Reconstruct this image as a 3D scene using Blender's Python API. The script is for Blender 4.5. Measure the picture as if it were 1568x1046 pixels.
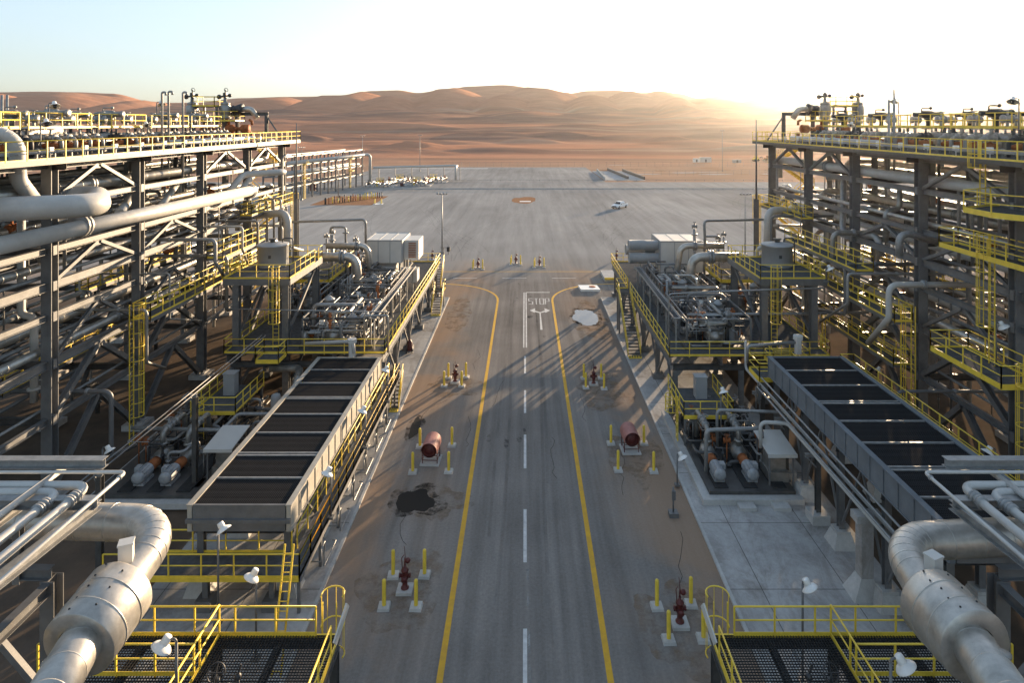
import bpy, math, random
from mathutils import Vector, Matrix, noise
R = math.radians
V = Vector
for o in list(bpy.data.objects): bpy.data.objects.remove(o)
scn = bpy.context.scene
col = scn.collection
# ------------------------------------------------------------------ camera, sky, sun, exposure
H = 22.0            # camera height above the road
F = 980.0           # focal length in pixels of the 1568 px wide photograph
cam_d = bpy.data.cameras.new('camera')
cam = bpy.data.objects.new('camera', cam_d); col.objects.link(cam)
cam.location = (0, 0, H); cam.rotation_euler = (R(90), 0, 0)
cam_d.sensor_width = 36; cam_d.lens = 36*F/1568
cam_d.shift_y = -(523-188)/1568; cam_d.shift_x = -(804-784)/1568
cam_d.clip_start = 0.5; cam_d.clip_end = 20000
scn.camera = cam
SUN_AZ, SUN_EL = 29.0, 6.5      # degrees to the right of the view direction, above the horizon
w = bpy.data.worlds.new('World'); scn.world = w; w.use_nodes = True
wn = w.node_tree.nodes; wl = w.node_tree.links
sky = wn.new('ShaderNodeTexSky'); sky.sky_type = 'NISHITA'; sky.sun_disc = False
sky.sun_elevation = R(SUN_EL); sky.sun_rotation = R(SUN_AZ)
sky.air_density = 1.0; sky.dust_density = 1.5; sky.ozone_density = 3.5; sky.altitude = 100
sg = wn.new('ShaderNodeGamma'); sg.inputs[1].default_value = 0.6
sh = wn.new('ShaderNodeHueSaturation'); sh.inputs['Saturation'].default_value = 0.74
wl.new(sky.outputs[0], sg.inputs[0]); wl.new(sg.outputs[0], sh.inputs['Color']); wl.new(sh.outputs[0], wn['Background'].inputs[0]); wn['Background'].inputs[1].default_value = 0.15
sd = bpy.data.lights.new('sun', 'SUN'); sd.energy = 4.4; sd.angle = R(0.5); sd.color = (1.0, 0.74, 0.47)
sun = bpy.data.objects.new('sun', sd); col.objects.link(sun)
az, el = R(SUN_AZ), R(SUN_EL)
S = V((math.sin(az)*math.cos(el), math.cos(az)*math.cos(el), math.sin(el)))
sun.rotation_euler = S.to_track_quat('Z', 'Y').to_euler()
scn.view_settings.view_transform = 'Standard'; scn.view_settings.look = 'None'
scn.view_settings.exposure = 2.02; scn.view_settings.gamma = 1
scn.render.engine = 'CYCLES'
# ------------------------------------------------------------------ helpers
def P(x, y, Y): return V(((x-804)*Y/F, Y, H-(y-188)*Y/F))       # photo pixel + distance -> place
def tag(o, label=None, cat=None, group=None, kind=None):
    if label: o['label'] = label
    if cat: o['category'] = cat
    if group: o['group'] = group
    if kind: o['kind'] = kind
    return o
def thing(name, label, cat, loc, group=None):
    o = bpy.data.objects.new(name, None); col.objects.link(o); o.location = loc; o.empty_display_size = 0.3
    return tag(o, label, cat, group)
def frame(d, up=None):
    d = d.normalized()
    if up is None: up = V((0,0,1))
    if abs(d.dot(up)) > 0.98: up = V((0,1,0)) if abs(d.y) < .9 else V((1,0,0))
    a = d.cross(up).normalized(); b = a.cross(d).normalized()
    return a, b          # a sideways, b up
def fillet(pts, r, n=5):
    pts = [V(p) for p in pts]; out = [pts[0]]
    for i in range(1, len(pts)-1):
        p, a, b = pts[i], pts[i-1]-pts[i], pts[i+1]-pts[i]
        la, lb = a.length, b.length; a.normalize(); b.normalize()
        ang = a.angle(b)
        if ang > 3.1 or ang < .05: out.append(p); continue
        t = min(r/math.tan(ang/2), la*.49, lb*.49)
        rr = t*math.tan(ang/2)
        c = p + (a+b).normalized()*(rr/math.sin(ang/2))
        u, v = (p+a*t)-c, (p+b*t)-c
        for k in range(n+1):
            f = k/n; q = u.lerp(v, f)
            if u.angle(v) > 1e-4:
                th = u.angle(v); q = (u*math.sin((1-f)*th)+v*math.sin(f*th))/math.sin(th)
            out.append(c+q)
    out.append(pts[-1]); return out
class MB:
    def __init__(s): s.v = []; s.f = []; s.sm = []; s.mi = []; s.m = 0
    def add(s, vs, fs, smooth=False):
        n = len(s.v); s.v += [tuple(p) for p in vs]
        for f in fs: s.f.append([i+n for i in f]); s.sm.append(smooth); s.mi.append(s.m)
        return s
    def hexa(s, p):      # 8 points, bottom ring then top ring
        return s.add(p, [(3,2,1,0),(4,5,6,7),(0,1,5,4),(1,2,6,5),(2,3,7,6),(3,0,4,7)])
    def box(s, x0, x1, y0, y1, z0, z1):
        if x0 > x1: x0, x1 = x1, x0
        if y0 > y1: y0, y1 = y1, y0
        return s.hexa([(x0,y0,z0),(x1,y0,z0),(x1,y1,z0),(x0,y1,z0),(x0,y0,z1),(x1,y0,z1),(x1,y1,z1),(x0,y1,z1)])
    def cbox(s, c, sx, sy, sz, rz=0):
        c = V(c); q = []
        for z in (-.5,.5):
            for x, y in ((-.5,-.5),(.5,-.5),(.5,.5),(-.5,.5)):
                X, Y = x*sx, y*sy
                q.append((c.x+X*math.cos(rz)-Y*math.sin(rz), c.y+X*math.sin(rz)+Y*math.cos(rz), c.z+z*sz))
        return s.hexa(q)
    def prof(s, p0, p1, poly, up=None, smooth=False, caps=True):
        p0, p1 = V(p0), V(p1); a, b = frame(p1-p0, up); n = len(poly)
        vs = [p0+a*x+b*y for x, y in poly]+[p1+a*x+b*y for x, y in poly]
        fs = [(i, (i+1)%n, (i+1)%n+n, i+n) for i in range(n)]
        if caps: fs += [tuple(range(n))[::-1], tuple(range(n, 2*n))]
        return s.add(vs, fs, smooth)
    def bar(s, p0, p1, w, h=None, up=None):
        h = h or w; w /= 2; h /= 2
        return s.prof(p0, p1, [(-w,-h),(w,-h),(w,h),(-w,h)], up)
    def hb(s, p0, p1, w, h, up=None, t=None):       # rolled steel H section
        t = t or max(.018, w*.07); a, b = w/2, h/2; q = t/2
        return s.prof(p0, p1, [(-a,-b),(a,-b),(a,-b+t),(q,-b+t),(q,b-t),(a,b-t),(a,b),(-a,b),(-a,b-t),(-q,b-t),(-q,-b+t),(-a,-b+t)], up)
    def angle(s, p0, p1, w, up=None):
        t = w*.14
        return s.prof(p0, p1, [(0,0),(w,0),(w,t),(t,t),(t,w),(0,w)], up)
    def tube(s, pts, r, n=10, bend=None, caps=True, seg=5):
        pts = [V(p) for p in pts]
        if bend: pts = fillet(pts, bend, seg)
        rs = r if isinstance(r, (list, tuple)) else [r]*len(pts)
        d = (pts[1]-pts[0]).normalized(); a, b = frame(d); vs = []
        for i, p in enumerate(pts):
            if i == 0: t = pts[1]-pts[0]
            elif i == len(pts)-1: t = pts[-1]-pts[-2]
            else: t = (pts[i+1]-p).normalized()+(p-pts[i-1]).normalized()
            if t.length < 1e-3: t = pts[i]-pts[i-1]
            t.normalize(); a = a-t*a.dot(t)
            a = a.normalized() if a.length > 1e-4 else frame(t)[0]
            b = a.cross(t)
            k = 1
            if 0 < i < len(pts)-1:
                c = (pts[i+1]-p).normalized().dot(t); k = 1/max(c, .5) if c < .999 else 1
            for j in range(n):
                th = 2*math.pi*j/n; vs.append(p+(a*math.cos(th)+b*math.sin(th))*rs[i]*(1+(k-1)*.5))
        m = len(pts); fs = []
        for i in range(m-1):
            for j in range(n): fs.append((i*n+j, i*n+(j+1)%n, (i+1)*n+(j+1)%n, (i+1)*n+j))
        s.add(vs, fs, True)
        if caps:
            base = len(s.v)-len(vs)
            s.f.append([base+j for j in range(n)][::-1]); s.sm.append(False); s.mi.append(s.m)
            s.f.append([base+(m-1)*n+j for j in range(n)]); s.sm.append(False); s.mi.append(s.m)
        return s
    def lathe(s, c, prof, ax=(0,0,1), n=14):       # prof: list of (radius, height along axis)
        c = V(c); d = V(ax).normalized(); a, b = frame(d); vs = []; m = len(prof)
        for r, h in prof:
            for j in range(n):
                th = 2*math.pi*j/n; vs.append(c+d*h+(a*math.cos(th)+b*math.sin(th))*max(r, 1e-4))
        fs = []
        for i in range(m-1):
            for j in range(n): fs.append((i*n+j, i*n+(j+1)%n, (i+1)*n+(j+1)%n, (i+1)*n+j))
        return s.add(vs, fs, n > 6)
    def ring(s, c, ax, R_, r, n=14, k=6):
        c = V(c); d = V(ax).normalized(); a, b = frame(d); vs = []; fs = []
        for i in range(n):
            th = 2*math.pi*i/n; u = a*math.cos(th)+b*math.sin(th)
            for j in range(k):
                ph = 2*math.pi*j/k; vs.append(c+u*(R_+r*math.cos(ph))+d*(r*math.sin(ph)))
        for i in range(n):
            for j in range(k): fs.append((i*k+j, ((i+1)%n)*k+j, ((i+1)%n)*k+(j+1)%k, i*k+(j+1)%k))
        return s.add(vs, fs, True)
    def ball(s, c, r, n=10, m=6, sz=1):
        return s.lathe(c, [(r*math.sin(math.pi*i/m), -r*sz*math.cos(math.pi*i/m)) for i in range(m+1)], n=n)
    def flange(s, c, ax, r, t=.1, n=14):
        d = V(ax).normalized(); c = V(c)
        return s.lathe(c-d*t/2, [(0,0),(r,0),(r,t),(0,t)], ax=d, n=n)
    def poly(s, pts, z): return s.add([(x, y, z) for x, y in pts], [tuple(range(len(pts)))])
    def build(s, name, mat, parent=None, origin=None):
        me = bpy.data.meshes.new(name)
        if parent is not None: o0 = WL[parent.name] if parent.name in WL else V(parent.location)
        else:
            if origin is None:
                xs = [p[0] for p in s.v]; ys = [p[1] for p in s.v]; zs = [p[2] for p in s.v]
                origin = ((min(xs)+max(xs))/2, (min(ys)+max(ys))/2, min(zs))
            o0 = V(origin)
        me.from_pydata([(x-o0.x, y-o0.y, z-o0.z) for x, y, z in s.v], [], s.f)
        me.polygons.foreach_set('use_smooth', s.sm)
        for m in (mat if isinstance(mat, (list, tuple)) else [mat]): me.materials.append(m)
        if any(s.mi): me.polygons.foreach_set('material_index', s.mi)
        me.update()
        o = bpy.data.objects.new(name, me); col.objects.link(o)
        if parent is not None: o.parent = parent; WL[o.name] = o0
        else: o.location = o0
        return o
WL = {}     # world origin of parts that themselves carry sub-parts
def copy_tree(o, loc=None, rz=0, label=None, parent=None):
    c = o.copy(); col.objects.link(c); c.parent = parent
    if loc is not None: c.location = loc; c.rotation_euler = (0, 0, rz)
    if label: c['label'] = label
    for ch in list(o.children): copy_tree(ch, parent=c)
    return c
# ------------------------------------------------------------------ materials
def mat(name, color, rough=.5, metal=0, var=.0, scale=3.0, bump=0, bscale=20, color2=None, rust=0, coat=0):
    m = bpy.data.materials.new(name); m.use_nodes = True; nt = m.node_tree; N = nt.nodes; L = nt.links
    b = N['Principled BSDF']; b.inputs['Roughness'].default_value = rough; b.inputs['Metallic'].default_value = metal
    c = (*color, 1); b.inputs['Base Color'].default_value = c
    b.inputs['Specular IOR Level'].default_value = .5 if rough < .6 else (.12 if rough < .75 else 0)
    geo = N.new('ShaderNodeNewGeometry')
    if var or color2:
        nz = N.new('ShaderNodeTexNoise'); nz.inputs['Scale'].default_value = scale; nz.inputs['Detail'].default_value = 6
        nz.inputs['Roughness'].default_value = .65
        L.new(geo.outputs['Position'], nz.inputs['Vector'])
        rp = N.new('ShaderNodeValToRGB'); rp.color_ramp.elements[0].position = .32; rp.color_ramp.elements[1].position = .68
        c2 = color2 or tuple(x*(1-var) for x in color); c1 = color if color2 else tuple(min(1, x*(1+var)) for x in color)
        rp.color_ramp.elements[0].color = (*c2, 1); rp.color_ramp.elements[1].color = (*c1, 1)
        L.new(nz.outputs[0], rp.inputs[0]); last = rp.outputs[0]
        mr = N.new('ShaderNodeMapRange'); mr.inputs[3].default_value = max(rough-.1, .05); mr.inputs[4].default_value = min(rough+.15, 1)
        L.new(nz.outputs[0], mr.inputs[0]); L.new(mr.outputs[0], b.inputs['Roughness'])
        if rust:
            n2 = N.new('ShaderNodeTexNoise'); n2.inputs['Scale'].default_value = scale*.8; n2.inputs['Detail'].default_value = 9
            n2.inputs['Roughness'].default_value = .75
            mp = N.new('ShaderNodeMapping'); mp.inputs['Scale'].default_value = (1,1,.35)
            L.new(geo.outputs['Position'], mp.inputs[0]); L.new(mp.outputs[0], n2.inputs['Vector'])
            r2 = N.new('ShaderNodeValToRGB'); r2.color_ramp.elements[0].position = 1-rust; r2.color_ramp.elements[1].position = min(1, 1-rust+.12)
            r2.color_ramp.elements[0].color = (0,0,0,1); r2.color_ramp.elements[1].color = (.7,.7,.7,1)
            mx = N.new('ShaderNodeMixRGB'); mx.inputs[2].default_value = (.16,.08,.04,1)
            L.new(n2.outputs[0], r2.inputs[0]); L.new(r2.outputs[0], mx.inputs[0]); L.new(last, mx.inputs[1]); last = mx.outputs[0]
        L.new(last, b.inputs['Base Color'])
    if bump:
        nb = N.new('ShaderNodeTexNoise'); nb.inputs['Scale'].default_value = bscale; nb.inputs['Detail'].default_value = 5
        L.new(geo.outputs['Position'], nb.inputs['Vector'])
        bp = N.new('ShaderNodeBump'); bp.inputs['Strength'].default_value = bump; bp.inputs['Distance'].default_value = .05
        L.new(nb.outputs[0], bp.inputs['Height']); L.new(bp.outputs[0], b.inputs['Normal'])
    return m
class NT:   # tiny node builder for the ground materials
    def __init__(s, name, rough=.8):
        s.m = bpy.data.materials.new(name); s.m.use_nodes = True; s.N = s.m.node_tree.nodes; s.L = s.m.node_tree.links
        s.b = s.N['Principled BSDF']; s.b.inputs['Roughness'].default_value = rough; s.b.inputs['Specular IOR Level'].default_value = 0
        s.pos = s.N.new('ShaderNodeNewGeometry').outputs['Position']
    def noise(s, scale, detail=6, rough=.6, stretch=None, off=(0,0,0), dist=0):
        n = s.N.new('ShaderNodeTexNoise'); n.inputs['Scale'].default_value = scale; n.inputs['Detail'].default_value = detail
        n.inputs['Roughness'].default_value = rough; n.inputs['Distortion'].default_value = dist
        mp = s.N.new('ShaderNodeMapping'); mp.inputs['Scale'].default_value = stretch or (1,1,1); mp.inputs['Location'].default_value = off
        s.L.new(s.pos, mp.inputs[0]); s.L.new(mp.outputs[0], n.inputs['Vector']); return n.outputs[0]
    def ramp(s, x, stops):
        r = s.N.new('ShaderNodeValToRGB'); e = r.color_ramp.elements
        while len(e) < len(stops): e.new(.5)
        for q, (p, c) in zip(e, stops):
            q.position = p; q.color = (c, c, c, 1) if not isinstance(c, tuple) else (*c, 1)
        s.L.new(x, r.inputs[0]); return r.outputs[0]
    def math(s, op, a, b=None, clamp=False):
        n = s.N.new('ShaderNodeMath'); n.operation = op; n.use_clamp = clamp
        for i, q in enumerate((a, b)):
            if q is None: continue
            if isinstance(q, (int, float)): n.inputs[i].default_value = q
            else: s.L.new(q, n.inputs[i])
        return n.outputs[0]
    def mix(s, f, a, b, mode='MIX'):
        n = s.N.new('ShaderNodeMixRGB'); n.blend_type = mode
        for i, q in enumerate((f, a, b)):
            if isinstance(q, (int, float)): n.inputs[i].default_value = q
            elif isinstance(q, tuple): n.inputs[i].default_value = (*q, 1)
            else: s.L.new(q, n.inputs[i])
        return n.outputs[0]
    def xyz(s):
        n = s.N.new('ShaderNodeSeparateXYZ'); s.L.new(s.pos, n.inputs[0]); return n.outputs
    def bump(s, h, strength=.3, dist=.05):
        n = s.N.new('ShaderNodeBump'); n.inputs['Strength'].default_value = strength; n.inputs['Distance'].default_value = dist
        s.L.new(h, n.inputs['Height']); s.L.new(n.outputs[0], s.b.inputs['Normal'])
    def col(s, c): s.L.new(c, s.b.inputs['Base Color']); return s.m
def asphalt_mat():
    t = NT('asphalt', .82); x, y, z = t.xyz()
    base = t.ramp(t.noise(.12, 8, .62), [(.3, (.180,.165,.150)), (.7, (.250,.230,.210))])
    streak = t.ramp(t.noise(1.6, 5, .6, (1, .03, 1)), [(.35, .80), (.65, 1.12)])
    base = t.mix(1, base, streak, 'MULTIPLY')
    fine = t.ramp(t.noise(7, 4, .8), [(.3, .82), (.7, 1.15)])
    base = t.mix(1, base, fine, 'MULTIPLY')
    # wind-blown sand lying outside the wheel tracks
    ax = t.math('ABSOLUTE', x)
    side = t.math('MULTIPLY', t.math('SUBTRACT', ax, 3.2), .22, True)
    sand = t.math('MULTIPLY', t.ramp(t.noise(.11, 7, .62, (1, .6, 1), (3,7,0), .6), [(.42, 0.), (.58, 1.)]), side)
    sand = t.math('MULTIPLY', sand, .7)
    base = t.mix(sand, base, (.32,.215,.14))
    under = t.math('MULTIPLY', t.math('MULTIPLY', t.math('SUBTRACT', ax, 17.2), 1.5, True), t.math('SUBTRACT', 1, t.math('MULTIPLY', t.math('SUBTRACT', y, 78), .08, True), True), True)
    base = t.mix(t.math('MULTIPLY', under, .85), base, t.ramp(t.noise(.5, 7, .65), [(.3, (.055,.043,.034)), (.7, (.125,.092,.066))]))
    yard = t.math('MULTIPLY', t.math('SUBTRACT', y, 88), .05, True)
    far = t.ramp(t.noise(.035, 7, .6, (1, .55, 1), (2,1,0)), [(.3, (.23,.224,.215)), (.7, (.36,.35,.335))])
    far = t.mix(1, far, t.ramp(t.noise(.5, 6, .7, (1, .05, 1)), [(.3, .82), (.7, 1.15)]), 'MULTIPLY')
    base = t.mix(yard, base, far)
    t.bump(t.noise(14, 4, .7), .35, .02)
    return t.col(base)
def concrete_mat(name='concrete', c=(.42,.41,.395), sandy=.55):
    t = NT(name, .8)
    base = t.ramp(t.noise(.35, 8, .65), [(.3, tuple(v*.78 for v in c)), (.7, tuple(v*1.15 for v in c))])
    base = t.mix(1, base, t.ramp(t.noise(5, 6, .75), [(.3, .86), (.7, 1.1)]), 'MULTIPLY')
    st = t.ramp(t.noise(.22, 6, .7, None, (9,2,0), 1.2), [(.52, 0.), (.72, sandy)])
    base = t.mix(st, base, (.17,.13,.10))
    x, y, z = t.xyz()
    if name == 'concrete':
        d2 = t.ramp(t.noise(.5, 9, .75, (1,.5,1), (4,4,0), .8), [(.46, 0.), (.70, .65)]); base = t.mix(d2, base, (.15,.125,.10))
        jx = t.math('LESS_THAN', t.math('FRACT', t.math('MULTIPLY', t.math('ADD', x, .9), .25)), .010); jy = t.math('LESS_THAN', t.math('FRACT', t.math('MULTIPLY', y, .2)), .009)
        base = t.mix(t.math('MULTIPLY', t.math('MAXIMUM', jx, jy), .7), base, (.05,.045,.04))
    t.bump(t.noise(9, 4, .7), .25, .02)
    return t.col(base)
def sand_mat():
    t = NT('dune_sand', 1.0); t.b.inputs['Specular IOR Level'].default_value = 0; x, y, z = t.xyz()
    base = t.ramp(t.noise(.006, 6, .55), [(.3, (.45,.215,.13)), (.7, (.53,.28,.18))])
    # dark gravel flats between the dunes, in long bands across the view
    band = t.noise(.010, 7, .6, (.14, 1, 1), (5,3,0), .4)
    low = t.math('SUBTRACT', 1, t.math('MULTIPLY', t.math('SUBTRACT', z, 52), .1, True), True)
    g = t.math('MULTIPLY', t.ramp(band, [(.44, 0.), (.55, .8)]), low)
    base = t.mix(g, base, (.235,.145,.11))
    pale = t.math('MULTIPLY', t.ramp(t.noise(.016, 6, .6, (.10, 1, 1), (1,8,0), .3), [(.56, 0.), (.66, .6)]), low)
    base = t.mix(pale, base, (.50,.35,.25))
    near = t.math('SUBTRACT', 1, t.math('MULTIPLY', t.math('SUBTRACT', y, 330), .01, True), True)
    base = t.mix(t.math('MULTIPLY', near, .55), base, (.42,.30,.21))
    base = t.mix(1, base, t.ramp(t.noise(.05, 6, .7, (.35,1,1)), [(.3, .82), (.7, 1.12)]), 'MULTIPLY')
    h = t.math('ADD', t.noise(.03, 6, .6, (.4,1,1)), t.math('MULTIPLY', t.noise(.2, 5, .6, (.4,1,1)), .25))
    t.bump(h, .3, 6)
    return t.col(base)
def plain(name, c, rough=.6, metal=0): return mat(name, c, rough, metal)
M = dict(
    steel=mat('grey_painted_steel', (.145,.145,.145), .5, .15, .22, 1.3, .05, 30, rust=.36),
    steel_dark=mat('dark_weathered_steel', (.075,.073,.070), .5, .2, .3, 2, rust=.40),
    galv=mat('galvanised_steel', (.27,.27,.265), .45, .35, .2, 4),
    white=mat('white_pipe_paint', (.43,.42,.395), .38, 0, .10, 1.5, rust=.30),
    alu=mat('aluminium_cladding', (.44,.415,.375), .36, .6, .28, 1.4, .10, 3, rust=.27),
    alu_dark=mat('weathered_cladding', (.27,.26,.24), .42, .55, .25, 2.5, .1, 4, rust=.33),
    yellow=mat('yellow_safety_paint', (.74,.53,.055), .45, 0, .12, 2.5, rust=.27),
    grate=mat('dark_steel_grating', (.045,.045,.045), .75, 0, .25, 5),
    plate=mat('chequer_plate', (.10,.10,.10), .8, 0, .25, 3),
    rust=mat('orange_brown_paint', (.30,.105,.04), .6, 0, .4, 3, rust=.40),
    black=mat('black_machinery', (.03,.03,.032), .5, .1, .4, 4, rust=.38),
    red=mat('dull_red_paint', (.085,.014,.013), .5, 0, .25, 5),
    canvas=mat('faded_red_cover', (.34,.16,.14), .6, 0, .18, 3),
    cream=mat('cream_enclosure_paint', (.52,.505,.47), .5, 0, .06, .8, .04, 4, rust=.26),
    grey=mat('light_grey_enclosure', (.30,.305,.305), .5, 0, .08, 1, rust=.27),
    motor=mat('pale_grey_motor', (.30,.31,.32), .45, .1, .2, 4),
    lamp=mat('white_lamp_enamel', (.75,.74,.71), .35, 0, .06, 8),
    glassy=mat('dark_glass', (.02,.022,.025), .08),
    tyre=plain('black_rubber', (.02,.02,.02), .8),
    carwhite=plain('white_car_paint', (.72,.72,.72), .25),
    asphalt=asphalt_mat(), concrete=concrete_mat(),
    concrete_lt=concrete_mat('pale_concrete', (.46,.45,.43), .3),
    sand=sand_mat(),
    frame_l=mat('cooler_frame_paint', (.36,.335,.29), .6, 0, .15, 1.2, rust=.32), frame_r=mat('cooler_frame_grey', (.15,.165,.18), .6, 0, .15, 1.2, rust=.3),
    yline=mat('yellow_road_paint', (.66,.38,.035), .7, 0, .14, 2.2, color2=(.50,.29,.05)),
    wline=mat('white_road_paint', (.66,.66,.64), .7, 0, .14, 2.2, color2=(.42,.41,.40)),
    wet=mat('wet_asphalt', (.010,.009,.008), .6, 0, .2, 3),
    water=mat('standing_water', (.10,.10,.10), .04),
    damp=mat('dark_sand', (.30,.17,.10), .9, 0, .3, 2),
)

def stain_mat(name, c, hi):
    t = NT(name, .9); n1 = t.ramp(t.noise(.9, 8, .7), [(.45, 0.), (.62, hi)]); m = t.m; t.col(t.mix(0, c, c))
    tr = t.N.new('ShaderNodeBsdfTransparent'); mx = t.N.new('ShaderNodeMixShader'); t.L.new(n1, mx.inputs[0]); t.L.new(tr.outputs[0], mx.inputs[1]); t.L.new(t.b.outputs[0], mx.inputs[2]); t.L.new(mx.outputs[0], t.N['Material Output'].inputs[0]); return m
M['stain'] = stain_mat('thin_blown_sand', (.27,.19,.125), .5); M['oil'] = stain_mat('thin_oil_film', (.035,.033,.032), .6); M['damp_rim'] = stain_mat('damp_rim', (.05,.042,.035), .8); M['smear'] = stain_mat('worn_paint_smear', (.42,.42,.41), .55)

def track_mat():
    t = NT('faint_tyre_mark', .9); n1 = t.ramp(t.noise(.4, 6, .6), [(.35, 0.), (.65, .16)]); t.col(t.mix(0, (.05,.05,.05), (.05,.05,.05)))
    tr = t.N.new('ShaderNodeBsdfTransparent'); mx = t.N.new('ShaderNodeMixShader'); t.L.new(n1, mx.inputs[0]); t.L.new(tr.outputs[0], mx.inputs[1]); t.L.new(t.b.outputs[0], mx.inputs[2]); t.L.new(mx.outputs[0], t.N['Material Output'].inputs[0]); return t.m
M['track'] = track_mat()
# ------------------------------------------------------------------ the setting
def slab(name, x0, x1, y0, y1, z, m, th=0, kind='structure'):
    b = MB()
    if th: b.box(x0, x1, y0, y1, z-th, z)
    else: b.add([(x0,y0,z),(x1,y0,z),(x1,y1,z),(x0,y1,z)], [(0,1,2,3)])
    o = b.build(name, m); o['kind'] = kind; return o
slab('ground', -9000, 9000, -3000, 345, -.06, M['sand'])
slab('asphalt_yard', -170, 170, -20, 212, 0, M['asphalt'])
slab('outer_road', -170, 230, 214.5, 238, .0, M['asphalt'])
slab('outer_yard', -72, 30, 238.3, 318, 0, M['asphalt'])
# dunes: one height field, laid out in rows across the view
SKY = [(-900,150),(-500,146),(-300,139),(0,141),(60,140),(120,141),(170,143),(240,157),(300,157),(370,150),(440,148),(520,147),(570,139),(610,138),(640,142),(680,137),(720,132),(770,130),(830,136),(870,143),(900,139),(940,138),(985,142),(1010,139),(1040,143),(1070,150),(1120,144),(1180,148),(1240,144),(1300,148),(1400,150),(1500,149),(1700,152),(2200,146),(2600,150)]
def lin(tb, x):
    if x <= tb[0][0]: return tb[0][1]
    for (a, b), (c, d) in zip(tb, tb[1:]):
        if x <= c:
            f = (x-a)/(c-a); f = f*f*(3-2*f); return b+(d-b)*f
    return tb[-1][1]
def dune_field():
    b = MB(); NX, NY = 620, 330; rn = random.Random(21)
    base_tb = [(342,-.06),(400,.2),(560,3),(700,9),(900,20),(1150,33),(1400,44),(1700,52),(3000,56)]
    domes = []      # x, y, half width, front length, back length, height above the base, skew
    def dome(px, py, hw, Yc, Lf, Lb, sk=0.):
        z = H+(188-py)*Yc/F; domes.append(((px-804)*Yc/F, Yc, hw*Yc/F, Lf, Lb, z-lin(base_tb, Yc), sk))
    for q in ((542,139,105,1690,300,260,.15),(420,148,90,1800,300,200,.1),(300,158,90,1640,220,200,0),(693,133,90,1740,330,260,-.1),(825,131,100,1820,380,250,.2),(600,146,70,1560,200,200,.3),(770,143,60,1600,220,200,-.2),(905,145,60,1600,210,200,.1),(959,140,75,1700,300,240,0),(1010,139,60,1760,260,240,.3),(1075,151,110,1560,300,240,.25),(1180,149,100,1760,300,240,0),(1290,150,110,1700,300,240,.1),(1420,152,120,1800,300,240,0),(1560,151,110,1700,300,240,0),(1750,152,140,1760,300,240,0),
              (120,142,130,1760,330,250,.1),(-30,141,110,1700,300,240,0),(-220,141,140,1780,300,250,.1),(-430,146,120,1760,300,250,0),(210,152,60,1600,220,200,-.2),
              (803,169,75,1180,150,110,.1),(640,172,110,1220,140,100,0),(930,171,90,1260,160,110,.2),(480,173,90,1200,130,100,0),(1090,166,80,1280,170,130,.3),(1230,168,90,1230,160,120,0),(1380,170,90,1230,160,120,0),(340,172,80,1240,140,110,.1),(200,174,80,1200,140,110,0),(60,172,90,1230,140,110,0)): dome(*q)
    # long ridge running down to the yard on the right
    for k in range(9): f = k/8; dome(1010+150*f, 141+84*f**1.15, 46-10*f, 1650-1130*f**.8, 120-70*f, 110-60*f, .4)
    for k in range(70):
        Yc = rn.uniform(430, 760); domes.append((rn.uniform(-560, 560)*Yc/600, Yc, rn.uniform(22, 75), rn.uniform(18, 45), rn.uniform(14, 30), rn.uniform(1.2, 4.6)*(.5+Yc/900), rn.uniform(-.5,.5)))
    for k in range(46):
        Yc = rn.uniform(760, 1400); domes.append((rn.uniform(-1000, 1000), Yc, rn.uniform(50, 150), rn.uniform(40, 100), rn.uniform(30, 60), rn.uniform(2.5, 8), rn.uniform(-.5,.5)))
    Ys = [342*(3000/342)**(j/(NY-1)) for j in range(NY)]
    for Y in Ys:
        zb = lin(base_tb, Y); act = [d for d in domes if d[1]-d[3]*1.2 < Y < d[1]+d[4]*1.2]
        for i in range(NX):
            px = -700+3000*i/(NX-1); X = (px-804)*Y/F; fade = min(1, max(0, (Y-372)/110))
            wx = 22*noise.noise(V((X/150, Y/150, 2)))+6*noise.noise(V((X/45, Y/45, 5))); wy = 30*noise.noise(V((X/170, Y/170, 9)))*min(1, Y/900)
            z = 0
            for (dx, dy, W_, Lf, Lb, h, sk) in act:
                u = (X+wx-dx)/W_
                if abs(u) > 1.15: continue
                yy = Y+wy*min(1, Lf/150)-dy-sk*W_*u*abs(u); v = yy/(Lf if yy < 0 else Lb); q = u*u+v*v
                if q < 1: k = (1-q**.8)**1.15; z = max(z, h*k)
            zz = zb+fade*(z+.9*noise.noise(V((X/80, Y/40, 3)))+.35*noise.noise(V((X/22, Y/10, 8))))+min(1, max(0, (Y-900)/500))*(3*noise.noise(V((X/160, Y/110, 4)))+1.2*noise.noise(V((X/40, Y/40, 6))))
            if Y > 1750:
                zc = H+(188-lin(SKY, px))*2350/F; f = min(1, (Y-1750)/600); f = f*f*(3-2*f); zr = zb+(zc-zb)*f*f if Y <= 2350 else zc-(Y-2350)*.3
                zz = max(zz, zr)
            b.v.append((X, Y, min(zz, H+(188-lin(SKY, px)+1.5)*Y/F) if Y > 1100 else zz))
    for j in range(NY-1):
        for i in range(NX-1):
            a = j*NX+i; b.f.append([a, a+1, a+NX+1, a+NX]); b.sm.append(True); b.mi.append(0)
    o = b.build('sand_dunes', M['sand']); o['kind'] = 'structure'
dune_field()
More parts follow.
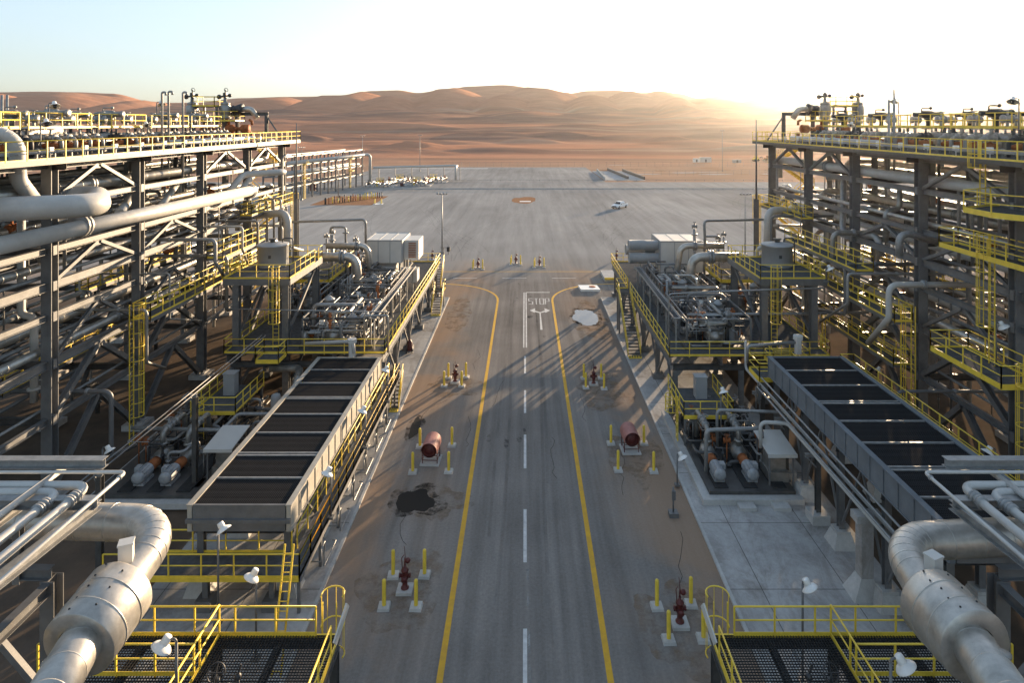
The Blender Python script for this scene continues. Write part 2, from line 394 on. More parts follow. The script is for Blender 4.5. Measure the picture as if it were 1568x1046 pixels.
# pads and kerbs of the two plant blocks
KX = 9.46
for s in (-1, 1):
    x0, x1 = (s*(KX+.16), s*17.6)
    slab('plant_pad', min(x0,x1), max(x0,x1), 20, 80.2, .1, M['concrete'], .1)
    k = MB(); k.box(s*KX, s*(KX+.16), 20, 80.2, 0, .125); k.box(s*(KX+.16), s*17.6, 80.2, 80.36, 0, .125)
    o = k.build('kerb', M['concrete_lt']); o['kind'] = 'structure'
# painted lines
def line(name, pts, wd, m, z=.004):
    b = MB(); n = len(pts); vs = []
    for i, p in enumerate(pts):
        a = V((*pts[max(0,i-1)],0)); c = V((*pts[min(n-1,i+1)],0)); d = (c-a).normalized(); q = V((-d.y, d.x, 0))*wd/2
        vs += [(p[0]+q.x, p[1]+q.y, z), (p[0]-q.x, p[1]-q.y, z)]
    b.add(vs, [(2*i, 2*i+1, 2*i+3, 2*i+2) for i in range(n-1)])
    o = b.build(name, m); o['kind'] = 'structure'; return o
LX = 3.37; CR = 8.2
for s in (-1, 1):
    pts = [(s*LX, y) for y in range(12, 79, 6)]+[(s*LX, 87.3-CR)]
    pts += [(s*(LX+CR-CR*math.cos(R(a))), 87.3-CR+CR*math.sin(R(a))) for a in range(8, 91, 8)]
    pts += [(s*(LX+CR), 87.3), (s*60, 87.3)]
    line('yellow_edge_line', pts, .26, M['yline'])
line('yellow_edge_line', [(-70, 94.6), (70, 94.6)], .2, M['yline'])
for y0, y1 in ((14.8,19),(23.4,27.8),(32.0,36.4),(40.7,45.1),(48.5,52.6),(56.1,60.3)): line('white_dash', [(0,y0),(0,y1)], .17, M['wline'])
line('white_line', [(-.13,62.6),(-.13,83)], .13, M['wline']); line('white_line', [(.13,62.6),(.13,83)], .13, M['wline'])
line('stop_line', [(.2,83.0),(3.2,83.0)], .28, M['wline'])
for k in range(-6, 7): line('white_dash', [(k*7-3.2, 90.6), (k*7+.2, 90.6)], .16, M['wline'])
def glyph(name, strokes, x0, y0, sx, sy, wd):
    b = MB()
    for st in strokes:
        for (a, c), (d, e) in zip(st, st[1:]):
            p, q = V((x0+a*sx, y0+c*sy, 0)), V((x0+d*sx, y0+e*sy, 0)); t = (q-p).normalized(); n = V((-t.y, t.x, 0))*wd/2
            t = t*wd*.3
            b.add([(p+n-t).to_tuple(), (p-n-t).to_tuple(), (q-n+t).to_tuple(), (q+n+t).to_tuple()], [(0,1,2,3)])
    for i, v in enumerate(b.v): b.v[i] = (v[0], v[1], .005+.0004*(i//4))
    o = b.build(name, M['wline']); o['kind'] = 'structure'
SX = [[(1,1),(0,1),(0,.55),(1,.45),(1,0),(0,0)]]; TX = [[(0,1),(1,1)],[(.5,1),(.5,0)]]
OX = [[(0,0),(0,1),(1,1),(1,0),(0,0)]]; PX = [[(0,0),(0,1),(1,1),(1,.48),(0,.48)]]
for i, g in enumerate((SX, TX, OX, PX)): glyph('stop_lettering', g, .46+i*.68, 77.6, .46, 2.5, .11)
ar = MB(); ar.poly([(1.62,68.0),(1.86,68.0),(1.80,74.3),(1.68,74.3)], .005)
ar.poly([(.95,74.6),(1.68,74.0),(1.80,74.0),(1.80,74.35),(1.68,74.35),(1.05,75.1)], .0054)
ar.poly([(1.68,74.0),(1.80,74.0),(2.53,74.6),(2.43,75.1),(1.80,74.35)], .0058)
ar.poly([(.55,75.0),(1.12,74.1),(1.2,75.9)], .0062); ar.poly([(2.93,75.0),(2.36,74.1),(2.28,75.9)], .0066)
o = ar.build('turn_arrow', M['wline']); o['kind'] = 'structure'
def blob(name, cx, cy, rx, ry, m, z, seed, kind='structure', n=40, rough=.35):
    pts = []
    for i in range(n):
        a = 2*math.pi*i/n; k = 1+rough*noise.noise(V((math.cos(a)*1.3, math.sin(a)*1.3, seed)))+.12*noise.noise(V((math.cos(a)*5, math.sin(a)*5, seed)))
        pts.append((cx+rx*k*math.cos(a), cy+ry*k*math.sin(a)))
    o = MB().poly(pts, z).build(name, m); o['kind'] = kind; return o
blob('puddle', *P(632,769,37.1).xy, 1.05, 1.2, M['wet'], .006, 4.2, rough=.4)
blob('puddle', *P(636,655,46.2).xy, .38, 1.5, M['wet'], .006, 8.1, rough=.5)
blob('puddle', *P(895,485,72.6).xy, 1.45, 3.0, M['water'], .006, 1.3)
blob('sand_pit', *P(802,306,182.7).xy, 3.8, 7.5, M['damp'], .01, 3.3)
blob('sand_drift', *P(600,441,85.5).xy, 5.5, 3, M['damp'], .004, 6.0)

# dark tyre and drip stains, sealed cracks and a pale smear beside the centre line
line('paint_smear', [(.20,18),(.24,21),(.17,26.5),(.12,31.5)], .10, M['smear'], .0045)
rn = random.Random(12)
for i in range(16):
    x, y = rn.choice((-1,1))*rn.uniform(.8,8.6), rn.uniform(24, 84); pts = []
    for k in range(9): pts.append((x, y)); x += rn.uniform(-.28,.28)+(.25 if i % 3 == 0 else 0); y += rn.uniform(.3,.9)
    line('road_crack', pts, .025, M['wet'], .0032+.0001*i)
for i in range(12): blob('oil_stain', rn.uniform(-2.9,2.9), rn.uniform(22,88), rn.uniform(.08,.35), rn.uniform(.15,.9), M['oil'], .0025+.00004*i, i*1.7, n=24)
for i, (x, y, a, b_) in enumerate(((-5.6,30,2.1,2.3),(6.8,28.2,2.2,2.6),(6.6,53,2.4,3.2),(-5.9,53.4,2.2,2.4),(7.4,42,1.5,4),(-4.9,37.1,1.6,1.7),(7.2,71,2.0,6),(-7.6,74,1.5,6))): blob('sandy_stain', x, y, a, b_, M['stain'], .0018+.0001*i, 3.1*i, n=50, rough=.6)

for i in range(26): Y = rn.uniform(268, 336); blob('sand_mound', rn.uniform(36, 120), Y, rn.uniform(2,7), rn.uniform(.8,2.5), M[rn.choice(('stain','damp','concrete_lt'))], -.05+.002*i, i*2.3+1)

blob('damp_patch', *P(632,769,37.1).xy, 1.6, 1.7, M['damp_rim'], .0052, 4.2, rough=.5); blob('damp_patch', *P(636,655,46.2).xy, .7, 1.9, M['damp_rim'], .0052, 8.1); blob('damp_patch', *P(895,485,72.6).xy, 1.9, 3.7, M['damp_rim'], .0052, 1.3)
for i in range(16):     # tyre tracks over the yard
    x, y, a = rn.uniform(-45, 55), rn.uniform(98, 130), rn.uniform(-.5, .5); pts = []
    for k in range(14): pts.append((x, y)); x += 5*math.sin(a); y += 5*math.cos(a); a += rn.uniform(-.07, .07)+(.03 if i % 2 else -.03)
    for d in (-.8, .8): line('tyre_track', [(p[0]+d, p[1]) for p in pts], .22, M['track'], .0022+.00007*i+(.00003 if d > 0 else 0))
for i in range(4):
    x = rn.choice((-1,1))*rn.uniform(1.0, 2.4); line('tyre_track', [(x+.15*math.sin(y/9+i), y) for y in range(20+rn.randint(0,20), 86, 5)], .2, M['track'], .0030+.00005*i)
# ------------------------------------------------------------------ reusable builders
ORD = ['first', 'second', 'third', 'fourth', 'fifth', 'sixth', 'seventh', 'eighth', 'ninth', 'tenth']
SIDE = {-1: 'left', 1: 'right'}
def rail_mb(pts, h=1.07, sp=1.5, b=None, toe=True, r=.034):
    b = b or MB(); pts = [V(p) for p in pts]; up = V((0,0,1))
    for p, q in zip(pts, pts[1:]):
        L = (q-p).length; n = max(1, round(L/sp)); d = (q-p).normalized()
        for k in range(n+1):
            c = p+(q-p)*k/n; b.bar(c-up*.12, c+up*h, .055, .055, d)
        b.tube([p+up*h, q+up*h], r, 6); b.tube([p+up*h*.53, q+up*h*.53], r*.85, 6)
        if toe: b.bar(p+up*.05, q+up*.05, .02, .15)
    return b
def ladder_part(parent, base, top, face, cage_from=2.2, w=.45, depth=.75):
    """vertical ladder with hooped cage; face is the horizontal direction the cage bulges to"""
    base, top, f = V(base), V(top), V(face).normalized(); sd = V((-f.y, f.x, 0)); l = MB(); up = V((0,0,1))
    for k in (-1, 1): l.bar(base+sd*k*w/2, top+sd*k*w/2+up*1.1, .07, .03, sd)
    n = int((top-base).z/.32)
    for i in range(1, n+1): l.tube([base+up*i*.32-sd*w/2, base+up*i*.32+sd*w/2], .018, 5)
    lo = l.build('ladder', M['yellow'], parent)
    c = MB(); z0 = base.z+cage_from; z1 = top.z+1.1; hoops = max(2, round((z1-z0)/.95))
    arc = [(math.cos(R(a)), math.sin(R(a))) for a in range(-110, 111, 22)]
    def at(a, z): p = base+f*(depth*.5+a[0]*.42)+sd*a[1]*.42; return V((p.x, p.y, z))
    for i in range(hoops+1):
        z = z0+(z1-z0)*i/hoops; c.tube([at(a, z) for a in arc], .028, 5)
    for j in (1, 3, 5, 7, 9): c.bar(at(arc[j], z0), at(arc[j], z1), .045, .012, sd)
    c.build('cage', M['yellow'], lo)
    return lo
def valve_mb(b, c, ax, r, wheel=True, up=(0,0,1)):
    c, d, u = V(c), V(ax).normalized(), V(up).normalized()
    b.ball(c, r*1.35, 10, 6)
    for k in (-1, 1): b.flange(c+d*k*r*1.7, d, r*1.7, r*.5, 12); b.tube([c, c+d*k*r*1.7], r*1.05, 10, caps=False)
    b.tube([c, c+u*r*3.2], r*.42, 8); b.lathe(c+u*r*1.3, [(0,0),(r*.9,0),(r*.9,r*.3),(0,r*.3)], ax=u, n=10)
    if wheel:
        q = c+u*r*3.3; b.ring(q, u, r*1.5, r*.14, 14, 5)
        a, e = frame(u); b.bar(q-a*r*1.5, q+a*r*1.5, r*.16); b.bar(q-e*r*1.5, q+e*r*1.5, r*.16)
def insulated(b, pts, r, bend, n=18, pitch=1.0, proud=.012):
    path = fillet(pts, bend, 7); b.tube(path, r, n)
    acc = pitch*.4
    for p, q in zip(path, path[1:]):
        L = (q-p).length; t = acc
        while t < L:
            d = (q-p).normalized(); b.lathe(p+d*(t-.018), [(r, 0), (r+proud, .004), (r+proud, .034), (r, .038)], ax=d, n=n); t += pitch if L > .8 else max(.24, L*.9)
        acc = t-L if L > .8 else .1
    return b
def pipe(label, pts, r, m='white', bend=None, group=None, n=10, flanges=(), ins=False, name='pipe', cat='pipe'):
    b = MB(); bend = bend or r*3
    if ins: insulated(b, pts, r, bend, max(n, 16))
    else: b.tube(pts, r, n, bend)
    o = b.build(name, M[m]); tag(o, label, cat, group)
    for c, d in flanges:
        f = MB(); f.flange(c, d, r*1.5, r*.45, 14); f.flange(V(c)+V(d).normalized()*r*.7, d, r*1.5, r*.45, 14)
        WL[o.name] = V(o.location); f.build('flange', M['galv'], o)
    return o
def area_lamp(base, top_z, label, tilt=(0,0), arm=(0,0), group='dome lamps on thin poles'):
    base = V(base); t = thing('pole_lamp', label, 'lamp', base, group)
    top = V((base.x, base.y, top_z)); p = MB(); p.tube([base, top], .045, 8); p.cbox(base+V((0,0,.06)), .3, .3, .12)
    hd = top+V((arm[0], arm[1], .0)); p.tube([top-V((0,0,.1)), top+V((0,0,.12)), hd+V((0,0,.12))], .035, 8, .1)
    p.build('pole', M['steel'], t)
    ax = V((tilt[0], tilt[1], -1)).normalized(); c = hd+V((0,0,.1))
    k_ = .74; h = MB(); h.lathe(c, [(a_*k_, b_*k_) for a_, b_ in [(0,-.16),(.15,-.15),(.17,-.1),(.18,.1),(.16,.13),(.22,.16),(.36,.25),(.43,.34),(.43,.36),(.34,.27),(0,.22)]], ax=ax, n=20)
    h.build('lamp_shade', M['lamp'], t)
    g = MB(); g.ball(c+ax*.27, .13, 10, 6); g.build('bulb', M['glassy'], t)
    return t
# ------------------------------------------------------------------ the two pipe racks
LV = [4.5, 7.8, 10.6, 12.4, 14.5, 17.3, 19.55]
RACKS = {-1: dict(x=28.0, ys=[28.7, 37.7, 46.3, 55.4, 64.5, 73.6]), 1: dict(x=27.4, ys=[26.7, 35.6, 44.3, 53.2, 61.9, 71.0])}
def rack(s):
    q = RACKS[s]; x0, ys = q['x'], q['ys']; xs = [x0, x0+6.4, x0+12.8]; sw = SIDE[s]
    t = thing('pipe_rack', 'tall grey steel pipe rack with railed top deck on the %s of the road' % sw, 'pipe rack', (s*(x0+6.4), ys[0], 0))
    for r_, x in enumerate(xs):
        for y in ys:
            c = MB(); big = .62 if r_ == 0 else .42; c.hb((s*x, y, .3), (s*x, y, LV[-1]), big, big*.95, V((0,1,0)), .045)
            for z in LV[:-1]: c.cbox((s*x, y, z), big+.05, big*.5, .55)
            c.build('column', M['steel'], t)
            f = MB(); f.cbox((s*x, y, .15), 1.5, 1.5, .5); f.cbox((s*x, y, .45), .9, .9, .12); f.build('footing', M['concrete'], t)
        for k, z in enumerate(LV):
            if r_ == 1 and k in (0, 2): continue
            b = MB(); b.hb((s*x, ys[0]-2, z), (s*x, ys[-1]+(1.2 if k == 6 else 0), z), .3, .5 if k in (6, 3, 1) else .36); b.build('beam', M['steel'], t)
    for y in ys:
        for k, z in enumerate(LV):
            if k == 2: continue
            b = MB(); b.hb((s*(xs[0]-(1.0 if k == 6 else 0)), y, z-.1), (s*xs[-1], y, z-.1), .28, .42); b.build('cross_beam', M['steel_dark'], t)
    for r_ in (0, 2):
        x = xs[r_]
        for i, (ya, yb) in enumerate(zip(ys, ys[1:])):
            if i == 0: continue
            for za, zb in ((LV[0]-4.3, LV[0]), (LV[0], LV[1]), (LV[1], LV[2]), (LV[3], LV[4]), (LV[5], LV[6])):
                if r_ and zb > 8: continue
                ym = (ya+yb)/2; w_ = .34 if zb-za > 3 else .22; b = MB()
                if (i+int(za)) % 4 == 3: continue
                b.hb((s*x, ya+.3, za+.2), (s*x, ym-.15, zb-.25), w_, w_, V((1,0,0))); b.hb((s*x, yb-.3, za+.2), (s*x, ym+.15, zb-.25), w_, w_, V((1,0,0)))
                b.cbox((s*x, ym, zb-.3), .05, .9, .4); b.build('brace', M['steel'], t)
    y0, y1 = ys[0]-3, ys[-1]+2.4; zd = LV[-1]+.3; e = MB(); e.box(s*(x0-1.3), s*(x0+13.2), y0, y1, zd, zd+.06)
    e.build('deck', M['plate'], t)
    g = MB()
    for x in (x0-1.3, x0+13.2): g.box(s*(x-.04), s*(x+.04), y0, y1, zd-.2, zd+.08)
    k = int((y1-y0)/1.1)
    for i in range(k+1): yy = y0+(y1-y0)*i/k; g.box(s*(x0-1.2), s*(x0+1.2), yy-.04, yy+.04, zd-.2, zd-.003)
    g.build('deck_edge', M['steel_dark'], t)
    z = zd+.06
    rail_mb([(s*(x0-1.3), y0, z), (s*(x0-1.3), y1, z), (s*(x0+13.2), y1, z)], 1.1, 1.45).build('guardrail', M['yellow'], t)
    rail_mb([(s*(x0+13.2), y0, z), (s*(x0+13.2), y1, z)], 1.1, 2).build('guardrail', M['yellow'], t)
    # caged ladder standing before the second column, reaching the side walkway
    yl = ys[2]-3.2 if s < 0 else ys[2]-1.6
    ladder_part(t, (s*(x0-1.5), yl, .1), (s*(x0-1.5), yl, 8.7), (-s, 0, 0))
    # zig-zag stair at the far end
    st = MB()
    flights = ((17.3, 14.5, 1), (14.5, 11, -1), (11, 7.8, 1), (7.8, 4.5, -1), (4.5, .1, 1), (19.6, 17.3, -1))
    for za, zb, d in flights:
        xa, xb = (x0+2, x0+6) if d > 0 else (x0+6, x0+2); yy = ys[-1]+(3.4 if d > 0 else 4.6)
        for o_ in (-.45, .45): st.bar((s*xa, yy+o_, za), (s*xb, yy+o_, zb), .06, .22)
        n = int((za-zb)/.24)
        for i in range(n): f = (i+.5)/n; st.cbox((s*(xa+(xb-xa)*f), yy, za+(zb-za)*f), .28, .9, .04)
        for o_ in (-.45, .45):
            for hh in (.55, 1.05): st.tube([(s*xa, yy+o_, za+hh), (s*xb, yy+o_, zb+hh)], .03, 5)
            for i in range(4): f = i/3; st.bar((s*(xa+(xb-xa)*f), yy+o_, za+(zb-za)*f), (s*(xa+(xb-xa)*f), yy+o_, za+(zb-za)*f+1.05), .05)
        st.box(s*(xb-.6), s*(xb+.6), ys[-1]+2.8, ys[-1]+5.2, zb-.06, zb)
    st.build('stair', M['yellow'], t)
    # walkway hung on the inside of the rack
    return t
for s in (-1, 1): rack(s)
def walkway(s, x, wd, y0, y1, z, label, name='walkway', legs=(), both=True, ends=(True, True), m='plate', plate=True):
    t = thing(name, label, 'walkway', (s*x, (y0+y1)/2, z))
    d = MB(); d.box(s*(x-wd/2), s*(x+wd/2), y0, y1, z-.05, z); d.build('deck', M[m], t)
    g = MB()
    for k in (-1, 1): g.box(s*(x+k*wd/2-.03), s*(x+k*wd/2+.03), y0, y1, z-.25, z+.002)
    n = max(2, int((y1-y0)/1.5))
    for i in range(n+1): yy = y0+.05+(y1-y0-.1)*i/n; g.box(s*(x-wd/2+.035), s*(x+wd/2-.035), yy-.04, yy+.04, z-.2, z-.055)
    g.build('frame', M['steel'], t)
    for k in (-1, 1):
        if both or k < 0: rail_mb([(s*(x+k*wd/2), y0, z), (s*(x+k*wd/2), y1, z)]).build('guardrail', M['yellow'], t)
    for e, yy in zip(ends, (y0, y1)):
        if e: rail_mb([(s*(x-wd/2), yy, z), (s*(x+wd/2), yy, z)]).build('guardrail', M['yellow'], t)
    for lx, ly in legs:
        l = MB(); l.hb((s*lx, ly, .1), (s*lx, ly, z-.25), .22, .22, V((0,1,0))); l.cbox((s*lx, ly, .25), .6, .6, .3); l.build('leg', M['steel'], t)
    return t
walkway(-1, 26.0, 1.2, 43.4, 61, 8.7, 'long yellow railed walkway hung along the inner face of the left pipe rack', ends=(True, False))
walkway(1, 25.3, 1.2, 42.8, 63, 8.7, 'long yellow railed walkway hung along the inner face of the right pipe rack', ends=(True, False))
walkway(-1, 25.2, 1.3, 52, 60.5, 11.0, 'short upper walkway with yellow rails above the long one on the left rack')
walkway(1, 25.2, 1.3, 47.5, 60.5, 11.0, 'short upper walkway with yellow rails above the long one on the right rack')
# pipes lying in the racks
rnd = random.Random(4)
def rack_pipes(s):
    q = RACKS[s]; x0, ys = q['x'], q['ys']; sw = SIDE[s]
    tiers = ((0, 'lowest tier', 6, (.1,.14,.2,.09,.24,.12)), (1, 'second tier', 7, (.3,.16,.42,.12,.22,.16,.36)), (3, 'third tier', 8, (.14,.32,.1,.2,.45,.12,.26,.16)), (4, 'fourth tier', 6, (.2,.12,.35,.16,.3,.12)), (5, 'highest tier', 4, (.45,.2,.16,.32)))
    for lv, tn, n, rr in tiers:
        for i in range(n):
            r = rr[i]*.85; z = LV[lv]+.27+r; x = x0+.9+i*(12/n)+rnd.uniform(-.2,.2)
            ya, yb = ys[0]-4+rnd.uniform(0,1), ys[-1]-rnd.choice((0, 2, 6, 9, -1)); m = rnd.choice(['alu', 'white', 'alu', 'galv']) if r > .13 else rnd.choice(['steel', 'galv', 'steel'])
            pts = [(s*x, ya, z), (s*x, yb, z)]
            k = rnd.random()
            if k < .45: pts += [(s*x, yb, z-rnd.uniform(2, 3.5)), ]
            elif k < .75: pts += [(s*(x-rnd.uniform(1.5,3)), yb, z)]; pts += [(pts[-1][0], yb, z-2.2)]
            elif k < .9: pts += [(s*x, yb, z+1.8), (s*x, yb+2, z+1.8)]
            if i == 0: nb = 'nearest the road'
            elif i == n-1: nb = 'farthest from the road'
            else: nb = '%s from the road' % ORD[i]
            fl = [((s*x, ya+rnd.uniform(12, 38), z), (0,1,0))]
            pipe('%s pipe on the %s of the %s rack, %s' % ({'alu': 'metal clad', 'white': 'pale painted', 'galv': 'bare metal', 'steel': 'dull grey'}[m], tn, sw, nb), pts, r, m, r*3.2, 'pipes lying along the %s rack' % sw, 12, fl, ins=(m == 'alu'))
for s in (-1, 1): rack_pipes(s)
def riser_set(s, y, xs, z0, z1, label):
    """vertical pipes bound together in a row that goose-neck over at the top"""
    t = thing('riser_bank', label, 'pipes', (s*xs[0], y, z0))
    for i, x in enumerate(xs):
        b = MB(); b.tube([(s*x, y, z0), (s*x, y, z1-.1*i), (s*(x+1.0), y+.3, z1-.1*i), (s*(x+1.0), y+.3, z1-1.2)], .11, 8, .35); b.build('riser', M['galv'], t)
    return t
riser_set(1, 42.2, [28.6, 29.5, 30.4, 31.3, 32.2], 12.6, 17.8, 'row of five tall thin vertical pipes on the right rack')
riser_set(-1, 41.0, [29.5, 30.3, 31.1, 31.9], 12.6, 15.4, 'row of four goose-necked pipes low inside the left rack')
riser_set(-1, 66.0, [25.2, 25.9, 26.6], 9.0, 14.2, 'three slim goose-necked pipes beside the far left rack columns')
# large header on the inner side of the left rack and its rising branches
Hh = pipe('long fat cream pipe along the front of the left rack, capped at its end', [P(-60,389,30.3), P(388,291,61.5)], .47, 'white', .8, None, 20, [(P(380,293,60.9), (0,1,0)), (P(120,346,38.3), (0,1,0))])
pipe('cream branch pipe that climbs from the fat left pipe and runs off to the right', [P(352,292,58.4), P(372,267,60.5), P(434,263,62.5), P(434,263,66)], .3, 'white', 1.0, None, 14)
pipe('second cream branch pipe climbing behind the first from the fat left pipe', [P(372,288,60.0), P(392,262,66), P(392,262,72)], .3, 'white', .9, None, 14)
pipe('fat cream pipe making a hairpin bend beside the nearest left rack column', [P(-80,324,31), P(150,314,34), P(150,300,40), P(-60,303,38)], .62, 'white', 1.3, None, 20)
pipe('grey bent pipe dropping steeply behind the cream header, nearest the hairpin', [P(120,288,50), P(210,290,52), P(183,326,44)], .3, 'white', .7, None, 12)
pipe('grey bent pipe dropping behind the cream header, next to the far one', [P(205,281,56), P(272,280,58), P(248,314,50)], .27, 'white', .7, None, 12)
pipe('thick pale pipe that rises through the left deck and turns over the railing', [P(-60,204,34), P(25,202,35), P(28,275,35.5), P(60,318,37)], .4, 'white', 1.1, None, 16, ins=True)
pipe('thick pale gooseneck pipe standing on the left deck', [P(25,262,40), P(27,204,40), P(88,200,43)], .42, 'alu', 1.0, None, 16, ins=True)
pipe('slender pale pipe looping out of the left rack end and down to the tank platform', [P(390,330,66), P(440,325,64), P(440,400,64)], .38, 'white', .9, None, 14)
pipe('grey pipe bent out of the right rack above the long yellow walkway', [P(1268,272,60), P(1292,270,58), P(1290,356,56), P(1345,362,50), P(1350,392,50)], .26, 'galv', .9, None, 12)
pipe('pale pipe looping from the right rack end down towards the tank', [P(1230,322,66), P(1176,322,64), P(1174,400,64)], .38, 'white', .9, None, 14)
pipe('grey arched pipe dropping onto the clad pipes of the right rack', [P(1440,372,44), P(1377,353,44), P(1377,392,44)], .24, 'galv', .6, None, 12)
pipe('thin downpipe beside the far column of the left rack', [P(441,236,73), P(432,240,72.3), P(432,338,72.3), P(440,340,68), P(560,336,66), P(560,372,66)], .13, 'galv', .4, None, 8)
pipe('thin downpipe beside the far column of the right rack', [P(1200,238,70.6), P(1190,242,70), P(1190,334,70), P(1175,336,66), P(1078,338,62), P(1080,378,62)], .13, 'galv', .4, None, 8)
# free-standing vent masts and thin poles
def mast(x, yb, yt, Y, label, r=.09, zb=None, base=True, group='thin vertical masts'):
    b_ = P(x, yb, Y); top = P(x, yt, Y); b_.z = zb if zb is not None else max(b_.z, 0); m = MB()
    m.tube([b_, V((top.x, top.y, top.z))], [r*1.25, r*.8], 8)
    if base: m.cbox(b_+V((0,0,.12)), r*5, r*5, .24)
    return tag(m.build('mast', M['galv']), label, 'mast', group)
for x, yt, lb in ((248,141,'leftmost of three bent-top vent pipes standing over the left deck'), (258,140,'middle of three vent pipes standing over the left deck'), (280,141,'rightmost of three vent pipes standing over the left deck')):
    p = P(x, yt, 52); m = MB(); m.tube([(p.x, 52, 17.5), (p.x, 52, p.z), (p.x+.3, 52, p.z+.02), (p.x+.32, 52, p.z-.25)], .09, 8, .12); tag(m.build('vent_pipe', M['galv']), lb, 'vent pipe', 'vent pipes over the left deck')
for x, yt, lb in ((1361,152,'shorter of two slim vent pipes over the right deck'), (1369,136,'taller of two slim vent pipes over the right deck')):
    p = P(x, yt, 50); m = MB(); m.tube([(p.x, 50, 17.5), (p.x, 50, p.z)], .09, 8); m.flange((p.x, 50, 20.4), (0,0,1), .16, .1); tag(m.build('vent_pipe', M['galv']), lb, 'vent pipe', 'vent pipes over the right deck')
for x in (3, 11): p = P(x, 145, 48); tag(MB().tube([(p.x, 48, 17.5), p], .09, 8).build('vent_pipe', M['galv']), 'twin thin vent pipe at the far left edge of the picture', 'vent pipe', 'twin vent pipes at the left edge')
for x, yt, s in ((454,188,-1), (1158,183,1)):
    t = thing('lightning_mast', 'thick square post with a thin lightning rod past the end of the %s rack' % SIDE[s], 'mast', P(x,188,68)*V((1,1,0)) if False else V(((x-804)*68/F, 68, 0)))
    pp = MB(); X = t.location.x; pp.hb((X,68,.2), (X,68,13.9), .42, .42, V((0,1,0))); pp.build('post', M['steel'], t)
    rr = MB(); rr.tube([(X,68,13.9), P(x, yt, 68)], [.11,.05], 8); rr.build('rod', M['steel'], t)
    bb = MB(); bb.cbox((X,68,.2), 1.1, 1.1, .5); bb.build('footing', M['concrete'], t)
# ------------------------------------------------------------------ equipment on the rack decks
ZD = LV[-1]+.36
def manifold(s, y, x, seed, label):
    """header with valves, orange actuators and a railed service bridge over it"""
    rn = random.Random(seed); t = thing('valve_manifold', label, 'valve manifold', (s*x, y, ZD), 'valve manifolds on the rack decks')
    hd = MB(); hd.tube([(s*x, y-2.8, ZD+1.1), (s*x, y+2.8, ZD+1.1)], .26, 12)
    for k in (-2.2, 0, 2.2): hd.box(s*(x-.14), s*(x+.14), y+k-.1, y+k+.1, ZD, ZD+.88)
    hd.build('header_pipe', M['alu_dark'], t)
    for k in (-2, -.7, .7, 2):
        b = MB(); xx = x-1.5
        b.tube([(s*x, y+k, ZD+1.1), (s*xx, y+k, ZD+1.1), (s*xx, y+k, ZD+.02)], .13, 8, .3); valve_mb(b, (s*(x-.8), y+k, ZD+1.1), (1,0,0), .17, rn.random() < .6); b.build('branch_valve', M['alu_dark'] if rn.random() < .6 else M['black'], t)
        a = MB(); c = V((s*(x-.85), y+k+rn.uniform(-.1,.1), ZD+.62)); a.tube([c-V((.6,0,0)), c-V((.2,0,0)), c+V((.1,0,0)), c+V((.55,0,0))], [.1,.22,.22,.14], 10); a.flange(c+V((.1,0,0)), (1,0,0), .26, .06); a.build('actuator', M['rust'], t)
    zb = ZD+1.75; d = MB(); d.box(s*(x-.1), s*(x+1.5), y-2.9, y+2.9, zb-.06, zb)
    for k in (-2.8, 2.8): d.box(s*(x+.0), s*(x+.15), y+k-.08, y+k+.08, ZD, zb-.06); d.box(s*(x+1.25), s*(x+1.4), y+k-.08, y+k+.08, ZD, zb-.06)
    d.build('service_bridge', M['plate'], t)
    rail_mb([(s*(x-.1), y-2.9, zb), (s*(x-.1), y+2.9, zb)], 1.0, 1.4).build('guardrail', M['yellow'], t)
    rail_mb([(s*(x+1.5), y-2.9, zb), (s*(x+1.5), y+2.9, zb)], 1.0, 1.4).build('guardrail', M['yellow'], t)
    v = MB(); c = V((s*(x+.7), y+rn.uniform(-.6,.6), zb+1.0)); v.tube([c-V((1.1,0,0)), c-V((.5,0,0)), c-V((.45,0,0)), c+V((.3,0,0)), c+V((.35,0,0)), c+V((1.0,0,0))], [.16,.16,.3,.3,.2,.2], 12)
    v.tube([c, c-V((0,0,1.0))], .16, 10); v.flange(c-V((0,0,.35)), (0,0,1), .3, .1); v.flange(c+V((1,0,0)), (1,0,0), .27, .1)
    v.tube([c+V((-.5,0,0)), c+V((-.5,0,.5)), c+V((.2,0,.5))], .05, 6, .1); v.ball(c+V((.2,0,.5)), .13, 8, 5)
    v.build('relief_valve', M['alu_dark'] if s < 0 else M['black'], t)
    for k in (-1.6, 1.5):
        v = MB(); valve_mb(v, (s*(x+.6), y+k, zb+.6), (1,0,0), .17, True); v.tube([(s*(x+.6), y+k, zb), (s*(x+.6), y+k, zb+.5)], .1, 8); v.build('hand_valve', M['galv'], t)
    return t
WH = ['nearest', 'second', 'third', 'fourth', 'farthest']
for s in (-1, 1):
    for i, y in enumerate((36.5, 43, 49.6, 56.2, 62.6)):
        manifold(s, y, RACKS[s]['x']+3.2, 10*i+s, '%s railed valve manifold along the %s rack deck%s' % (WH[i], SIDE[s], ', road side row'))
    for i, y in enumerate((38.5, 46.2, 53.4)):
        manifold(s, y, RACKS[s]['x']+8.6, 77*i+s, '%s railed valve manifold along the %s rack deck, outer row' % (['nearest','middle','farthest'][i], SIDE[s]))
